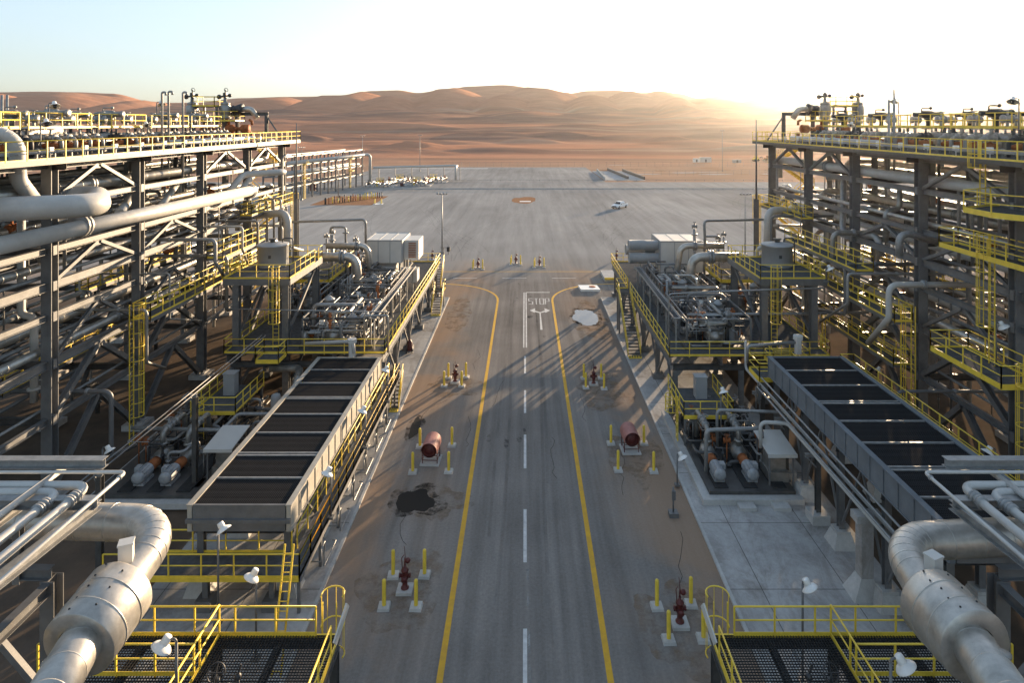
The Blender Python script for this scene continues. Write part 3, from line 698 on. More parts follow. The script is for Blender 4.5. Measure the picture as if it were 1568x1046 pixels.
def deck_pipes(s):
    x0 = RACKS[s]['x']
    for i, (x, r, ya, yb, m) in enumerate(((1.0,.1,30,66,'galv'), (1.5,.2,52,70,'white'), (6.6,.3,30,58,'alu'), (7.4,.16,34,66,'galv'))):
        pipe('%s pipe lying along the %s rack top deck, %s from the railing' % ({'galv':'thin metal','white':'pale','alu':'fat clad'}[m], SIDE[s], ORD[i]), [(s*(x0+x), ya, ZD+.3+r), (s*(x0+x), yb, ZD+.3+r), (s*(x0+x+1.2), yb, ZD+.3+r), (s*(x0+x+1.2), yb, ZD-.5)], r, m, r*3, 'pipes lying on the rack top decks', 10, [((s*(x0+x), ya+8, ZD+.3+r), (0,1,0))])
    # small stubs and conduit stands along the deck edge
    t = thing('conduit_run', 'low conduit on stubby stands inside the %s deck railing' % SIDE[s], 'conduit', (s*(x0-.2), 50, ZD))
    b = MB(); b.tube([(s*(x0-.3), 27, ZD+.35), (s*(x0-.3), 70, ZD+.35)], .04, 6); b.tube([(s*(x0-.15), 27, ZD+.42), (s*(x0-.15), 62, ZD+.42)], .03, 6); b.build('conduit', M['galv'], t)
    b = MB(); rn = random.Random(8+s)
    for k in range(30): yy = 28+k*1.4; b = MB(); b.cbox((s*(x0-.22), yy, ZD+.17), .1, .08, .34); b.build('stand', M['steel'], t)
    for k in range(14): yy = 29+k*3; b = MB(); b.cbox((s*(x0+.2), yy, ZD+.45), .25, .3, .4); b.tube([(s*(x0+.2), yy, ZD), (s*(x0+.2), yy, ZD+.5)], .04, 6); b.build('junction_box', M['lamp'], t)
    for (x, yh, Y, k) in (((75,160,42,0), (62,187,40,1), (240,158,56,2), (217,190,52,3)) if s < 0 else ((1376,154,56,0), (1560,153,40,1), (1310,190,58,2))):
        tp = P(x, yh, Y); area_lamp((tp.x, Y, ZD), tp.z, 'dome lamp on thin pole on %s rack deck, %s' % (SIDE[s], ['tall one over the railing','short one near the picture edge','far tall one among the vents','low one facing the railing'][k]), (-.5*s, -.4), (-.35*s, 0))
for s in (-1, 1): deck_pipes(s)
def valve_tower(s):
    Y = 70; xa, xb = 32.8, 36.4; t = thing('valve_tower', 'twin upright valve stacks with stacked yellow platforms on the far end of the %s deck' % SIDE[s], 'valve tower', (s*(xa+xb)/2, Y, ZD))
    for x in (xa, xb):
        b = MB(); c = V((s*x, Y, ZD)); b.lathe(c, [(0,0),(.3,0),(.3,2.0),(.5,2.05),(.5,2.25),(.36,2.3),(.36,2.5),(.6,2.55),(.62,2.75),(.45,2.8),(.62,3.1),(.62,3.9),(.45,4.05),(.5,4.1),(.5,4.3),(.2,4.4),(.16,4.9),(0,4.9)], n=18); b.build('valve_body', M['alu_dark'], t)
        h = MB(); q = c+V((0,0,5.0)); h.tube([q-V((.75,0,.05)), q+V((.6,0,.1))], .1, 8); h.ball(q-V((.65,0,.05)), .27, 8, 5); h.ball(q+V((.5,0,.1)), .22, 8, 5); h.cbox(q+V((0,0,.15)), .34, .34, .5); h.tube([q, q+V((0,0,.75))], .07, 6); h.ring(q+V((.1,0,.72)), (0,1,.3), .2, .03); h.build('actuator', M['black'], t)
    for z in (ZD+2.3, ZD+3.9):
        d = MB(); d.box(s*(xa-.6 if z < 23 else xa+.6), s*(xb-.6), Y-1.2, Y+1.2, z-.08, z); d.build('platform', M['plate'], t)
        x1, x2 = (xa-1.6 if z < 23 else xa+.6), xb-.6
        rail_mb([(s*x1, Y-1.2, z), (s*x2, Y-1.2, z), (s*x2, Y+1.2, z), (s*x1, Y+1.2, z), (s*x1, Y-1.2, z)], 1.05, 1.1).build('guardrail', M['yellow'], t)
    for x in (xa+.4, xb-.8):
        for y in (-1.1, 1.1): l = MB(); l.bar((s*x, Y+y, ZD), (s*x, Y+y, ZD+3.85), .18); l.build('tower_post', M['steel_dark'], t)
    # portal frame with hanging pipe and spring drums
    g = thing('pipe_portal', 'dark steel goalpost frame with a long slanting stay over the %s deck end' % SIDE[s], 'steel frame', (s*29, Y+.5, ZD))
    for x in (28.4, 31.6):
        b = MB(); b.hb((s*x, Y+.3, ZD), (s*x, Y+.3, ZD+2.9), .32, .32, V((0,1,0))); b.build('post', M['steel_dark'], g)
    b = MB(); b.hb((s*28.2, Y+.3, ZD+3.08), (s*32.3, Y+.3, ZD+3.08), .3, .36); b.build('cross_beam', M['steel_dark'], g)
    b = MB(); b.bar((s*28.4, Y+.3, ZD+2.9), (s*26.8, Y+.9, ZD+.1), .16); b.build('stay', M['steel'], g)
    p = pipe('clad pipe with a flared black joint leaving the twin valve stacks on the %s deck' % SIDE[s], [(s*(xa-.5), Y, ZD+3.6), (s*30.0, Y+.2, ZD+3.62), (s*29.4, Y+.2, ZD+2.6)], .3, 'alu', .6, None, 16)
    WL[p.name] = V(p.location); f = MB(); f.lathe((s*(xa-.7), Y, ZD+3.6), [(.3,0),(.42,.1),(.42,.3),(.34,.35),(.62,1.05),(.64,1.2),(.3,1.25)], ax=(-s,0,0), n=18); f.build('flared_joint', M['black'], p)
    for i, (x, m_) in enumerate(((29.7,0), (32.2,1), (34.9,2))):
        b = MB(); c = V((s*x, Y-.4, ZD+1.45)); d = V((-s,0,0)); b.lathe(c-d*.3, [(0,0),(.42,0),(.46,.08),(.46,.75),(.3,.85),(.2,1.05),(.2,1.3),(.1,1.35),(0,1.7)], ax=d if i else -d, n=16); b.cbox(c+V((0,0,-.9)), .25, .3, 1.0)
        b.tube([c+V((0,0,.4)), c+V((0,0,.8)), c+V((.3*s,0,1.0))], .14, 8)
        tag(b.build('actuator_drum', M['rust']), '%s orange painted actuator drum at the far end of the %s deck' % (['innermost','middle','outermost'][i], SIDE[s]), 'actuator', 'orange actuator drums')
for s in (-1, 1): valve_tower(s)
# curved-front platform and ladders on the near columns of the right rack
def side_platform(pts, z, label, legs=0, ladders=(), s=1, th=.15):
    t = thing('side_platform', label, 'platform', (pts[0][0], pts[0][1], z)); b = MB(); n = len(pts)
    b.add([(x, y, z-.06) for x, y in pts]+[(x, y, z) for x, y in pts], [tuple(range(n))[::-1], tuple(range(n, 2*n))]+[(i, (i+1)%n, (i+1)%n+n, i+n) for i in range(n)]); b.build('deck', M['plate'], t)
    e = MB()
    for p, q in zip(pts, pts[1:]+pts[:1]): e.bar((*p, z-.1), (*q, z-.1), .04, th)
    e.build('edge_beam', M['yellow'], t)
    rail_mb([(x, y, z) for x, y in pts]+[(*pts[0], z)]).build('guardrail', M['yellow'], t)
    for b0, z0, z1, f in ladders: ladder_part(t, (*b0, z0), (*b0, z1), f)
    return t
side_platform([(24.4,33.5),(26.2,30.6),(30.4,30.2),(30.4,36.6),(26.9,37.0),(24.4,35.6)], 17.2, 'many-sided platform with bright yellow edge high on the nearest right rack column', ladders=[((26.6,37.2), 17.2, 19.9, (-1,0,0))])
side_platform([(24.7,33.2),(27.0,33.2),(27.0,39.0),(24.7,39.0)], 8.3, 'small lower yellow platform beside the near right rack columns', ladders=[((26.4,36.2), 8.3, 14.6, (-1,0,0)), ((26.2,33.0), .1, 8.3, (-1,0,0))])
side_platform([(26.0,33.2),(27.2,33.2),(27.2,40.2),(26.0,40.2)], 14.4, 'narrow middle platform with yellow rails between the right rack platforms')

# vertical risers, hangers and small drop lines that fill the racks
def rack_risers(s):
    q = RACKS[s]; x0, ys = q['x'], q['ys']; rn = random.Random(31+s)
    for i, (ya, yb) in enumerate(zip(ys, ys[1:])):
        t = thing('riser_group', '%s group of slim vertical pipes and droppers between the %s rack columns' % (WH[i], SIDE[s]), 'pipes', (s*(x0+2), (ya+yb)/2, .3), 'vertical pipe groups in the racks')
        for k in range(13):
            x = s*(x0+rn.uniform(.5, 11.5)); y = rn.uniform(ya+.6, yb-.6); z0 = rn.choice((.3, 4.9, 8.2, 12.8)); z1 = rn.choice((12.2, 17.0, 19.3, 8.0)); r = rn.choice((.05,.08,.12,.16,.22))
            if z1 <= z0+2: z1 = z0+4
            b = MB(); dx = s*rn.uniform(.5, 2.5); zk = z0+(z1-z0)*rn.uniform(.3, .7)
            pts = [(x,y,z0), (x,y,z1)] if rn.random() < .4 else [(x,y,z0), (x,y,zk), (x+dx,y,zk), (x+dx,y,z1)] if rn.random() < .5 else [(x,y,z0), (x,y,zk), (x,y+rn.choice((-1,1))*2,zk+.0), (x,y+2.01,z1)]
            b.tube(pts, r, 8, r*3); b.flange(V(pts[0])+V((0,0,.8)), (0,0,1), r*1.7, .12, 10); b.build('riser', M[rn.choice(('steel','galv','alu_dark','white','steel_dark'))], t)
        for k in range(5):
            b = MB(); z = rn.choice(LV[:5])+.5; y = rn.uniform(ya+1, yb-1); x = s*(x0+rn.uniform(1, 10)); valve_mb(b, (x,y,z+.3), (0,1,0), rn.uniform(.12,.22)); b.build('valve', M[rn.choice(('galv','rust','alu_dark'))], t)
    # bright pieces of small bridges inside the rack
    for i, (y0_, y1_, x, z) in enumerate(((40, 52, x0+5.2, 5.0), (52, 68, x0+8, 8.4), (30, 44, x0+9, 12.9))):
        walkway(s, x, 1.1, y0_, y1_, z, 'yellow railed service walkway inside the %s rack, %s tier' % (SIDE[s], ('lower','middle','upper')[i]), name='service_walkway')
for s in (-1, 1): rack_risers(s)

# cross-overs: pipes leaving the racks towards the decks
for s in (-1, 1):
    rn = random.Random(90+s); x0 = RACKS[s]['x']
    for i in range(10):
        y = 40+i*3.1; z = rn.choice((5.2, 8.4, 9.4, 11.1, 13.0)); r_ = rn.choice((.07,.1,.14,.2)); xi = x0-rn.uniform(1.8, 4.2)
        pipe('%s pipe elbowing out of the %s rack towards the deck, %s from the near end' % ('slim' if r_ < .12 else 'stout', SIDE[s], ORD[i]), [(s*(x0+4), y, z), (s*xi, y, z), (s*xi, y, z-rn.uniform(1.5, 4.5)), (s*xi, y+rn.uniform(2,5), z-4.8 if z > 5.5 else .6), ], r_, rn.choice(('galv','alu_dark','white','steel')), r_*3, 'pipes elbowing out of the racks', 10, [((s*(x0-.6), y, z), (1,0,0))])

for s, y0_, y1_, z_, w_ in ((-1, 62, 73, 13.0, 'far'), (1, 60, 71, 13.0, 'far'), (1, 45, 56, 5.0, 'low middle')):
    t = walkway(s, RACKS[s]['x']-.95, 1.1, y0_, y1_, z_, '%s yellow railed gallery bracketed to the road face of the %s rack' % (w_, SIDE[s]), name='gallery')
    ladder_part(t, (s*(RACKS[s]['x']-1.7), y1_-1, max(.1, z_-4.2)), (s*(RACKS[s]['x']-1.7), y1_-1, z_), (-s, 0, 0))
# ------------------------------------------------------------------ process trains: deck, enclosure, compressor skid, tank platform
def mesh_mat():
    t = NT('black_wire_mesh', .55); x, y, z = t.xyz(); t.b.inputs['Specular IOR Level'].default_value = 0; t.b.inputs['Roughness'].default_value = .9
    def grid(q, f): return t.math('GREATER_THAN', t.math('FRACT', t.math('MULTIPLY', q, f)), .62)
    g = t.math('MAXIMUM', grid(x, 11), grid(y, 9))
    dust = t.ramp(t.noise(.7, 7, .7, (1, .18, 1)), [(.45, 0.), (.75, .5)])
    rib = grid(y, 1.7); c = t.mix(g, (.004,.004,.004), (.034,.034,.035)); c = t.mix(t.math('MULTIPLY', rib, .12), c, (.055,.055,.057)); c = t.mix(t.math('MULTIPLY', dust, .25), c, (.06,.052,.045))
    return t.col(c)
M['mesh'] = mesh_mat()
def box_part(name, m, parent, *boxes):
    b = MB()
    for q in boxes: b.box(*q)
    return b.build(name, M[m] if isinstance(m, str) else m, parent)
DZ = 4.4
def process_deck(s, xi, xo, y0, y1):
    t = thing('process_deck', 'raised steel deck with yellow railings carrying the %s compressor train' % SIDE[s], 'deck', (s*(xi+xo)/2, y0, DZ))
    box_part('deck_plate', 'plate', t, (s*xi, s*xo, y0, y1, DZ-.08, DZ))
    for x in (xi+.15, xi+4, xi+8, xo-.2):
        b = MB(); b.hb((s*x, y0+.02, DZ-.42), (s*x, y1-.02, DZ-.42), .3, .62); b.build('girder', M['steel'], t)
    n = 6
    for i in range(n):
        y = y0+.3+(y1-y0-.6)*i/(n-1); b = MB(); b.hb((s*(xi+.35), y, DZ-.95), (s*(xo-.35), y, DZ-.95), .3, .4); b.build('cross_beam', M['steel_dark'], t)
        for x in (xi+.5, xi+5.5, xo-.5): b = MB(); b.hb((s*x, y, .3), (s*x, y, DZ-1.16), .34, .34, V((0,1,0))); b.cbox((s*x, y, .3), .9, .9, .5); b.build('leg', M['steel'], t)
    for i in range(n-1):
        ya = y0+.3+(y1-y0-.6)*i/(n-1); yb = y0+.3+(y1-y0-.6)*(i+1)/(n-1)
        b = MB(); b.bar((s*(xi+.5), ya, .6), (s*(xi+.5), (ya+yb)/2, DZ-.8), .14); b.build('brace', M['steel'], t)
        b = MB(); b.bar((s*(xi+.5), yb, .6), (s*(xi+.5), (ya+yb)/2, DZ-.8), .14); b.build('brace', M['steel'], t)
    for pts in ([(s*xi, y0, DZ), (s*xo, y0, DZ)], [(s*xi, y0, DZ), (s*xi, y1 if s < 0 else 66.4, DZ)], [(s*xi, y1, DZ), (s*xo, y1, DZ)], [(s*xo, y0, DZ), (s*xo, y1, DZ)]) + (([(s*xi, 67.9, DZ), (s*xi, y1, DZ)],) if s > 0 else ()):
        rail_mb(pts).build('guardrail', M['yellow'], t)
process_deck(-1, 10.75, 23, 48.9, 81); process_deck(1, 10.9, 23, 48.3, 81)
def enclosure(s, x0, x1, y0, y1, z0, z1):
    t = thing('air_intake_enclosure', 'big cream box enclosure on the far end of the %s deck' % SIDE[s], 'enclosure', (s*(x0+x1)/2, y0, DZ))
    h = box_part('housing', 'cream', t, (s*x0, s*x1, y0, y1, z0, z1))
    WL[h.name] = V(t.location)
    e = MB()
    for f in (.0, .33, .66, 1): yy = x0+(x1-x0)*f; e.box(s*yy-.04, s*yy+.04, y0-.03, y1+.03, z0+.02, z1+.03)
    for f in (.0, 1): e.box(s*(x0-.02), s*(x1+.02), (y0 if f == 0 else y1)-.04, (y0 if f == 0 else y1)+.035, z1-.1, z1+.05)
    e.build('panel_seam', M['grey'], h)
    box_part('plinth', 'grey', t, (s*(x0+.7), s*(x1-.4), y0+.5, y1-.4, DZ, z0))
    for x in (x0+.25, x1-.25):
        for y in (y0+.2, y1-.2): b = MB(); b.bar((s*x, y, DZ), (s*x, y, z0), .2); b.build('leg', M['steel'], t)
    return t
E1 = enclosure(-1, 13.1, 16.9, 68, 72.8, 7.1, 9.5)
box_part('side_hood', 'cream', E1, (-13.07, -11.5, 69.2, 72.2, 7.2, 9.3))
b = MB()
for i in range(9): b.box(-12.6, -11.8, 69.12, 69.19, 7.45+i*.19, 7.53+i*.19)
b.build('louvre', M['rust'], E1)
t = thing('cooler_unit', 'small cream air unit on short legs beside the left box enclosure', 'air unit', (-12, 71, DZ))
box_part('cabinet', 'cream', t, (-12.75, -11.3, 67, 68.4, 5.3, 6.6)); box_part('duct', 'grey', t, (-13.6, -12.76, 67.3, 68.1, 5.6, 6.3))
for x in (-12.5, -11.6):
    for y in (67.2, 68.2): b = MB(); b.bar((x, y, DZ), (x, y, 5.3), .08); b.build('leg', M['black'], t)
E2 = enclosure(1, 14.4, 18.9, 68, 72.8, 6.1, 9.4)
for i, (y, z) in enumerate(((69.3, 8.75), (68.9, 7.45), (71.2, 7.9))):
    b = MB(); r = .56; c = V((14.4, y, z)); b.lathe(c, [(r*.8,0),(r*.95,.15),(r*.95,1.3),(r*.98,1.32),(r,1.5),(r,3.1),(r*1.04,3.12),(r*1.04,3.22),(r*.86,3.24),(r*.84,1.8),(0,1.8)], ax=(-1,0,0), n=24)
    f = b.build('intake_duct', M['grey'], E2)
    WL[f.name] = V(E2.location); g = MB(); g.flange(c+V((-3.0,0,0)), (-1,0,0), r*.83, .04, 20); g.build('screen', M['black'], f)
b = MB(); b.bar((12.6, 70, 7.0), (13.9, 70, 9.3), .1); b.bar((12.6, 70, 6.7), (12.6, 70, DZ), .14); b.build('bracket', M['grey'], E2)
def skid(s, x0, x1, y0, y1, z0, h, seed, label, n=74):
    """dense compressor piping bolted on one frame"""
    rn = random.Random(seed); t = thing('compressor_skid', label, 'compressor skid', (s*(x0+x1)/2, (y0+y1)/2, z0))
    b = MB(); b.box(s*x0, s*x1, y0, y1, z0+.01, z0+.22); b.build('base_frame', M['steel_dark'], t)
    # steel frame
    for x in (x0+.2, x1-.2):
        for k in range(4):
            y = y0+.3+(y1-y0-.6)*k/3; b = MB(); b.bar((s*x, y, z0+.2), (s*x, y, z0+h), .14); b.build('frame_post', M['steel'], t)
        b = MB(); b.bar((s*x, y0+.3, z0+h), (s*x, y1-.3, z0+h), .1, .14); b.build('frame_rail', M['steel'], t)
    for k in (0, 2):
        y = y0+.3+(y1-y0-.6)*k/3; b = MB(); b.bar((s*(x0+.28), y, z0+h-.02), (s*(x1-.28), y, z0+h-.02), .1, .12); b.build('frame_rail', M['steel'], t)
    # machines: casings with bolted flanges
    for k in range(3):
        cx, cy = x0+(x1-x0)*rn.uniform(.3, .7), y0+(y1-y0)*(k+.5)/3; r = rn.uniform(.45, .65); c = V((s*cx, cy, z0+.3+r)); b = MB(); L = rn.uniform(1.0, 1.6)
        b.lathe(c-V((0,L,0)), [(0,0),(r*.4,.02),(r*.5,.3),(r,.35),(r,.5),(r*.9,.52),(r*.9,L*1.2),(r*1.05,L*1.22),(r*1.05,L*1.32),(r*.7,L*1.4),(r*.6,L*2-.2),(r*.35,L*2),(0,L*2)], ax=(0,1,0), n=20)
        for q in (-.6, .5): b.cbox(c+V((0, q*L, -r*.7)), r*1.8, .25, r*1.1)
        b.build('machine_casing', M[('alu_dark','rust','steel_dark')[k]], t)
    for k in range(n):
        r = rn.choice((.025,.03,.04,.05,.05,.07,.09,.12,.16)); p = V((rn.uniform(x0+.3, x1-.3), rn.uniform(y0+.3, y1-.3), z0+rn.uniform(.4, h+.1))); pts = [V((s*p.x, p.y, p.z))]
        last = -1
        for j in range(rn.randint(2, 5)):
            a = rn.choice([i for i in (0,1,1,2) if i != last]); last = a; q = p.copy()
            if a == 0: q.x = rn.uniform(x0+.2, x1-.2)
            elif a == 1: q.y = min(y1-.2, max(y0+.2, p.y+rn.choice((-1,1))*rn.uniform(1, 4.5)))
            else: q.z = z0+rn.choice((.25, .6, 1.2, h*.6, h, h+.5))
            if (q-p).length > 3*r: pts.append(V((s*q.x, q.y, q.z))); p = q
        if len(pts) < 2: continue
        b = MB(); b.tube(pts, r, 8, r*2.5)
        for p_, q_ in zip(pts, pts[1:]):
            if (q_-p_).length > 1 and rn.random() < .6 and r > .045: b.flange(p_.lerp(q_, rn.uniform(.3,.7)), q_-p_, r*1.7, r*.9, 10)
        b.build('pipe', M[rn.choice(('alu','galv','steel','galv','steel','alu_dark','steel_dark','rust' if k % 5 == 0 else 'galv'))], t)
    for k in range(26):
        b = MB(); p = V((s*rn.uniform(x0+.3, x1-.3), rn.uniform(y0+.3, y1-.3), z0+rn.uniform(.7, h))); ax = rn.choice(((1,0,0),(0,1,0))); r = rn.uniform(.07,.16)
        valve_mb(b, p, ax, r, rn.random() < .7); b.tube([p, (p.x, p.y, z0+.2)], .04, 6); b.build('valve', M[rn.choice(('galv','alu_dark','rust','galv','black'))], t)
    for k in range(9):
        b = MB(); p = V((s*rn.uniform(x0+.3, x1-.3), rn.uniform(y0, y1), z0)); hh = rn.uniform(.9, h); b.cbox(p+V((0,0,hh)), .35, .22, .45); b.tube([p, p+V((0,0,hh))], .035, 6); b.ball(p+V((0,-.16,hh+.02)), .12, 8, 5); b.build('instrument_box', M[rn.choice(('lamp','cream','grey'))], t)
    for k in range(2):
        b = MB(); p = V((s*rn.uniform(x0+1, x1-1), y0+(y1-y0)*(.2+.35*k), z0+.2)); r = rn.uniform(.3, .42); hh = rn.uniform(1.6, 2.4)
        b.lathe(p, [(r,0),(r,hh),(r*1.1,hh+.02),(r*1.1,hh+.14),(r*.8,hh+.2),(r*.3,hh+.38),(0,hh+.4)], n=16); b.build('filter_vessel', M['grey'], t)
    return t
skid(-1, 11.9, 17.6, 49.8, 58.0, DZ, 2.3, 5, 'near half of the dense silver piping and machines on the left deck')
skid(-1, 12.2, 17.2, 58.6, 66.4, DZ, 2.7, 15, 'far half of the dense silver piping in front of the left box enclosure')
skid(1, 12.4, 17.8, 49.6, 57.8, DZ, 2.3, 25, 'near half of the dense dark piping and machines on the right deck')
skid(1, 12.4, 17.0, 58.4, 66.6, DZ, 2.7, 35, 'far half of the dense piping in front of the right box enclosure')
skid(-1, 18.4, 22.4, 57.8, 67.0, DZ, 1.9, 45, 'pipework under the low yellow platform behind the left tank', 26)
skid(1, 18.2, 22.4, 57.8, 67.0, DZ, 1.9, 55, 'pipework under the low yellow platform behind the right tank', 26)
skid(-1, 14.0, 22.6, 73.4, 80, DZ, 2.6, 65, 'piping group behind the left box enclosure at the deck end', 30)
skid(1, 15.2, 22.6, 73.4, 80, DZ, 2.6, 75, 'piping group behind the right box enclosure at the deck end', 30)
for s, w1 in ((-1, 'left'), (1, 'right')):
    # tank platform
    t = thing('tank_platform', 'high railed platform on steel posts carrying the %s round tank' % w1, 'platform', (s*20.7, 50, 9.8)); z = 9.8
    box_part('deck', 'plate', t, (s*18.4, s*23.6, 50, 58, z-.06, z)); g = MB()
    g.bar((s*18.4, 50, z-.25), (s*23.6, 50, z-.25), .1, .5); g.bar((s*18.4, 50.06, z-.25), (s*18.4, 58, z-.25), .1, .5); g.bar((s*23.6, 50.06, z-.25), (s*23.6, 58, z-.25), .1, .5); g.build('edge_beam', M['steel'], t)
    for x in (18.8, 22.7):
        for y in (50.4, 57.5):
            b = MB(); b.hb((s*x, y, .3), (s*x, y, z-.5), .5, .5, V((0,1,0))); b.cbox((s*x, y, .3), 1, 1, .5); b.build('column', M['steel'], t)
        for a_, b_ in ((5.2, 9.0), (.8, 4.0)): b = MB(); b.bar((s*x, 50.6, a_), (s*x, 57.3, b_), .2); b.build('brace', M['steel'], t)
    for pts in ([(18.4,50),(23.6,50)], [(18.4,50),(18.4,56)], [(18.4,57),(18.4,58),(23.6,58)], [(23.6,50),(23.6,58)]): rail_mb([(s*x, y, z) for x, y in pts], 1.1, 1.2).build('guardrail', M['yellow'], t)
    ladder_part(t, (s*19.35, 49.7, DZ), (s*19.35, 49.7, z), (0, -1, 0))
    t = thing('storage_tank', 'round pale upright tank with a rimmed lid on the %s high platform' % w1, 'tank', (s*21.5, 54.6, 9.8)); b = MB(); c = V((s*21.5, 54.6, 9.8))
    b.lathe(c, [(0,.02),(1.22,.02),(1.25,.1),(1.25,1.75),(1.30,1.76),(1.30,1.86),(1.2,1.88),(.5,2.02),(0,2.05)], n=36); b.build('shell', M['grey'], t)
    b = MB(); b.tube([c+V((0,0,2.0)), c+V((0,0,2.25))], .22, 12); b.flange(c+V((0,0,2.28)), (0,0,1), .34, .07); b.tube([c+V((.7,.3,1.9)), c+V((.7,.3,2.3)), c+V((1.6,.3,2.3)), c+V((1.6,.3,.1))], .06, 6, .2); b.build('nozzle', M['steel_dark'], t)
    b = MB(); b.cbox(c+V((-.2*s,-1.25,1.0)), .22, .06, .26); b.build('name_plate', M['steel_dark'], t)
    # low platform behind
    t = thing('low_service_platform', 'lower yellow railed platform beyond the tank on the %s deck' % w1, 'platform', (s*20, 62, 6.7)); z = 6.7
    box_part('deck', 'plate', t, (s*19, s*23, 62, 71, z-.06, z)); box_part('edge_beam', 'yellow', t, (s*18.97, s*19.03, 62, 71, z-.2, z+.01), (s*19.04, s*23, 61.97, 62.02, z-.2, z+.01))
    rail_mb([(s*23, 62, z), (s*19, 62, z), (s*19, 71, z)], 1.1, 1.2).build('guardrail', M['yellow'], t); rail_mb([(s*19, 71, z), (s*23, 71, z), (s*23, 62, z)], 1.1, 1.2).build('guardrail', M['yellow'], t)
    for x in (19.3, 22.7):
        for y in (62.3, 70.7): b = MB(); b.bar((s*x, y, DZ), (s*x, y, z-.06), .18); b.build('post', M['steel'], t)
    # header ducts
    x1 = 16.2 if s < 0 else 16.0
    pipe('wide silver duct that crosses the %s deck and bends straight down, nearer one' % w1, [(s*20.5, 61, 9.2), (s*x1, 61.2, 9.2), (s*(x1-.4), 61.2, 5)], .42, 'alu', 1.0, None, 18, [((s*17.6, 61.1, 9.2), (1,0,0)), ((s*(x1-.37), 61.2, 5.6), (0,0,1))], ins=False)
    pipe('silver duct bending down behind the nearer one on the %s deck' % w1, [(s*20, 64.5, 9.6), (s*(x1-.3), 64.6, 9.6), (s*(x1-.9), 64.6, 5)], .3, 'alu', .9, None, 14, [((s*17, 64.5, 9.6), (1,0,0))])
    for i in range(4):
        x = 17.6+i*1.35+(.4 if i == 2 else 0); zt = (9.6, 11.0, 10.0, 9.4)[(i+(s > 0))%4]; p = V((s*x, 66.5+i*1.1, 9.2)); b = MB(); b.tube([(p.x, p.y, DZ), (p.x, p.y, zt)]+([(p.x+1.6*s, p.y, zt), (p.x+1.6*s, p.y, zt-.6)] if i == 1 else []), (.16,.12,.2,.1)[i], 10, .3); b.flange((p.x, p.y, zt-.6), (0,0,1), .32, .12)
        if i != 1: valve_mb(b, (p.x, p.y, zt+.25), (1,0,0), .13, i != 3)
        tag(b.build('stub_pipe', M['galv']), 'upright stub pipe with a handwheel behind the %s tank, %s from the road' % (w1, ORD[i]), 'valve', 'upright stub valves behind the tanks')
    # roof-level cable tray and pipe frame
    t = thing('cable_tray', 'straight grey cable tray on slim posts along the road side of the %s deck' % w1, 'cable tray', (s*11.7, 58, DZ)); b = MB()
    zt = 6.9; b.box(s*11.45, s*12.0, 49.3, 67, zt, zt+.03); b.box(s*11.42, s*11.45, 49.3, 67, zt, zt+.14); b.box(s*12.0, s*12.03, 49.3, 67, zt, zt+.14); b.build('tray', M['galv'], t)
    for k in range(6): y = 49.6+k*3.4; b = MB(); b.bar((s*11.7, y, DZ), (s*11.7, y, zt), .12); b.bar((s*11.3, y, zt-.06), (s*12.1, y, zt-.06), .08); b.build('post', M['galv'], t)
    b = MB()
    for k in range(4): b.tube([(s*(11.52+.11*k), 49.5, zt+.06), (s*(11.52+.11*k), 66.5, zt+.06)], .03, 6)
    b.build('cable', M['black'], t)
# thin overhead pipes tying rack to deck
pipe('thin overhead pipe crossing in front of the right deck towards the rack', [P(1024,530,48.0), P(1024,450,48.0), P(1110,446,48), P(1262,441,47)], .07, 'galv', .3, None, 8)
pipe('second thin overhead pipe passing behind the right yellow ladder', [P(1052,482,52), P(1240,480,52), P(1330,478,52)], .11, 'galv', .3, None, 8)
pipe('thin pipe frame standing at the road corner of the left deck', [P(558,532,49.5), P(558,484,49.5), P(594,483,49.5), P(594,540,49.5)], .08, 'galv', .15, None, 8)
pipe('thin overhead pipe across the front of the left deck', [P(350,473,48.4), P(594,478,48.4)], .05, 'galv', .3, None, 8)
pipe('white drain pipe with a box head lying over the left cooler end', [P(468,526,48.5), P(540,523,47.5), P(542,541,47.3)], .13, 'white', .25, None, 10)
pipe('grey drain pipe bent down over the right cooler end', [P(1145,555,46), P(1145,530,46), P(1222,524,46)], .12, 'galv', .25, None, 10)
for x, y, Y, lb in ((539,525,47.6,'left'), (1222,520,46,'right')):
    p = P(x, y, Y); b = MB(); b.lathe((p.x, Y, p.z-1.0), [(.26,0),(.26,1.0),(.36,1.02),(.36,1.3),(0,1.32)], n=6); tag(b.build('capped_vent', M['cream']), 'stubby vent with a six sided cap at the far end of the %s cooler' % lb, 'vent', 'capped cooler vents')
# ------------------------------------------------------------------ stairs
def flight(t, x0, x1, ya, za, yb, zb, name='stair_flight'):
    b = MB(); n = max(2, int(abs(za-zb)/.21))
    for x in (x0, x1): b.bar((x, ya, za-.1), (x, yb, zb-.1), .05, .28)
    f1 = b.build('stringer', M['steel'], t)
    b = MB()
    for i in range(n): f = (i+.5)/n; b.box(x0+.03, x1-.03, ya+(yb-ya)*f-.14, ya+(yb-ya)*f+.14, za+(zb-za)*f-.04, za+(zb-za)*f)
    b.build('tread', M['plate'], t)
    b = MB()
    for x in (x0, x1):
        for h in (.55, 1.05): b.tube([(x, ya, za+h), (x, yb, zb+h)], .032, 6)
        k = max(2, int(abs(ya-yb)/1.4))
        for i in range(k+1): f = i/k; b.bar((x, ya+(yb-ya)*f, za+(zb-za)*f-.1), (x, ya+(yb-ya)*f, za+(zb-za)*f+1.05), .05)
        b.bar((x, ya, za+.02), (x, yb, zb+.02), .03, .14)
    b.build('handrail', M['yellow'], t)
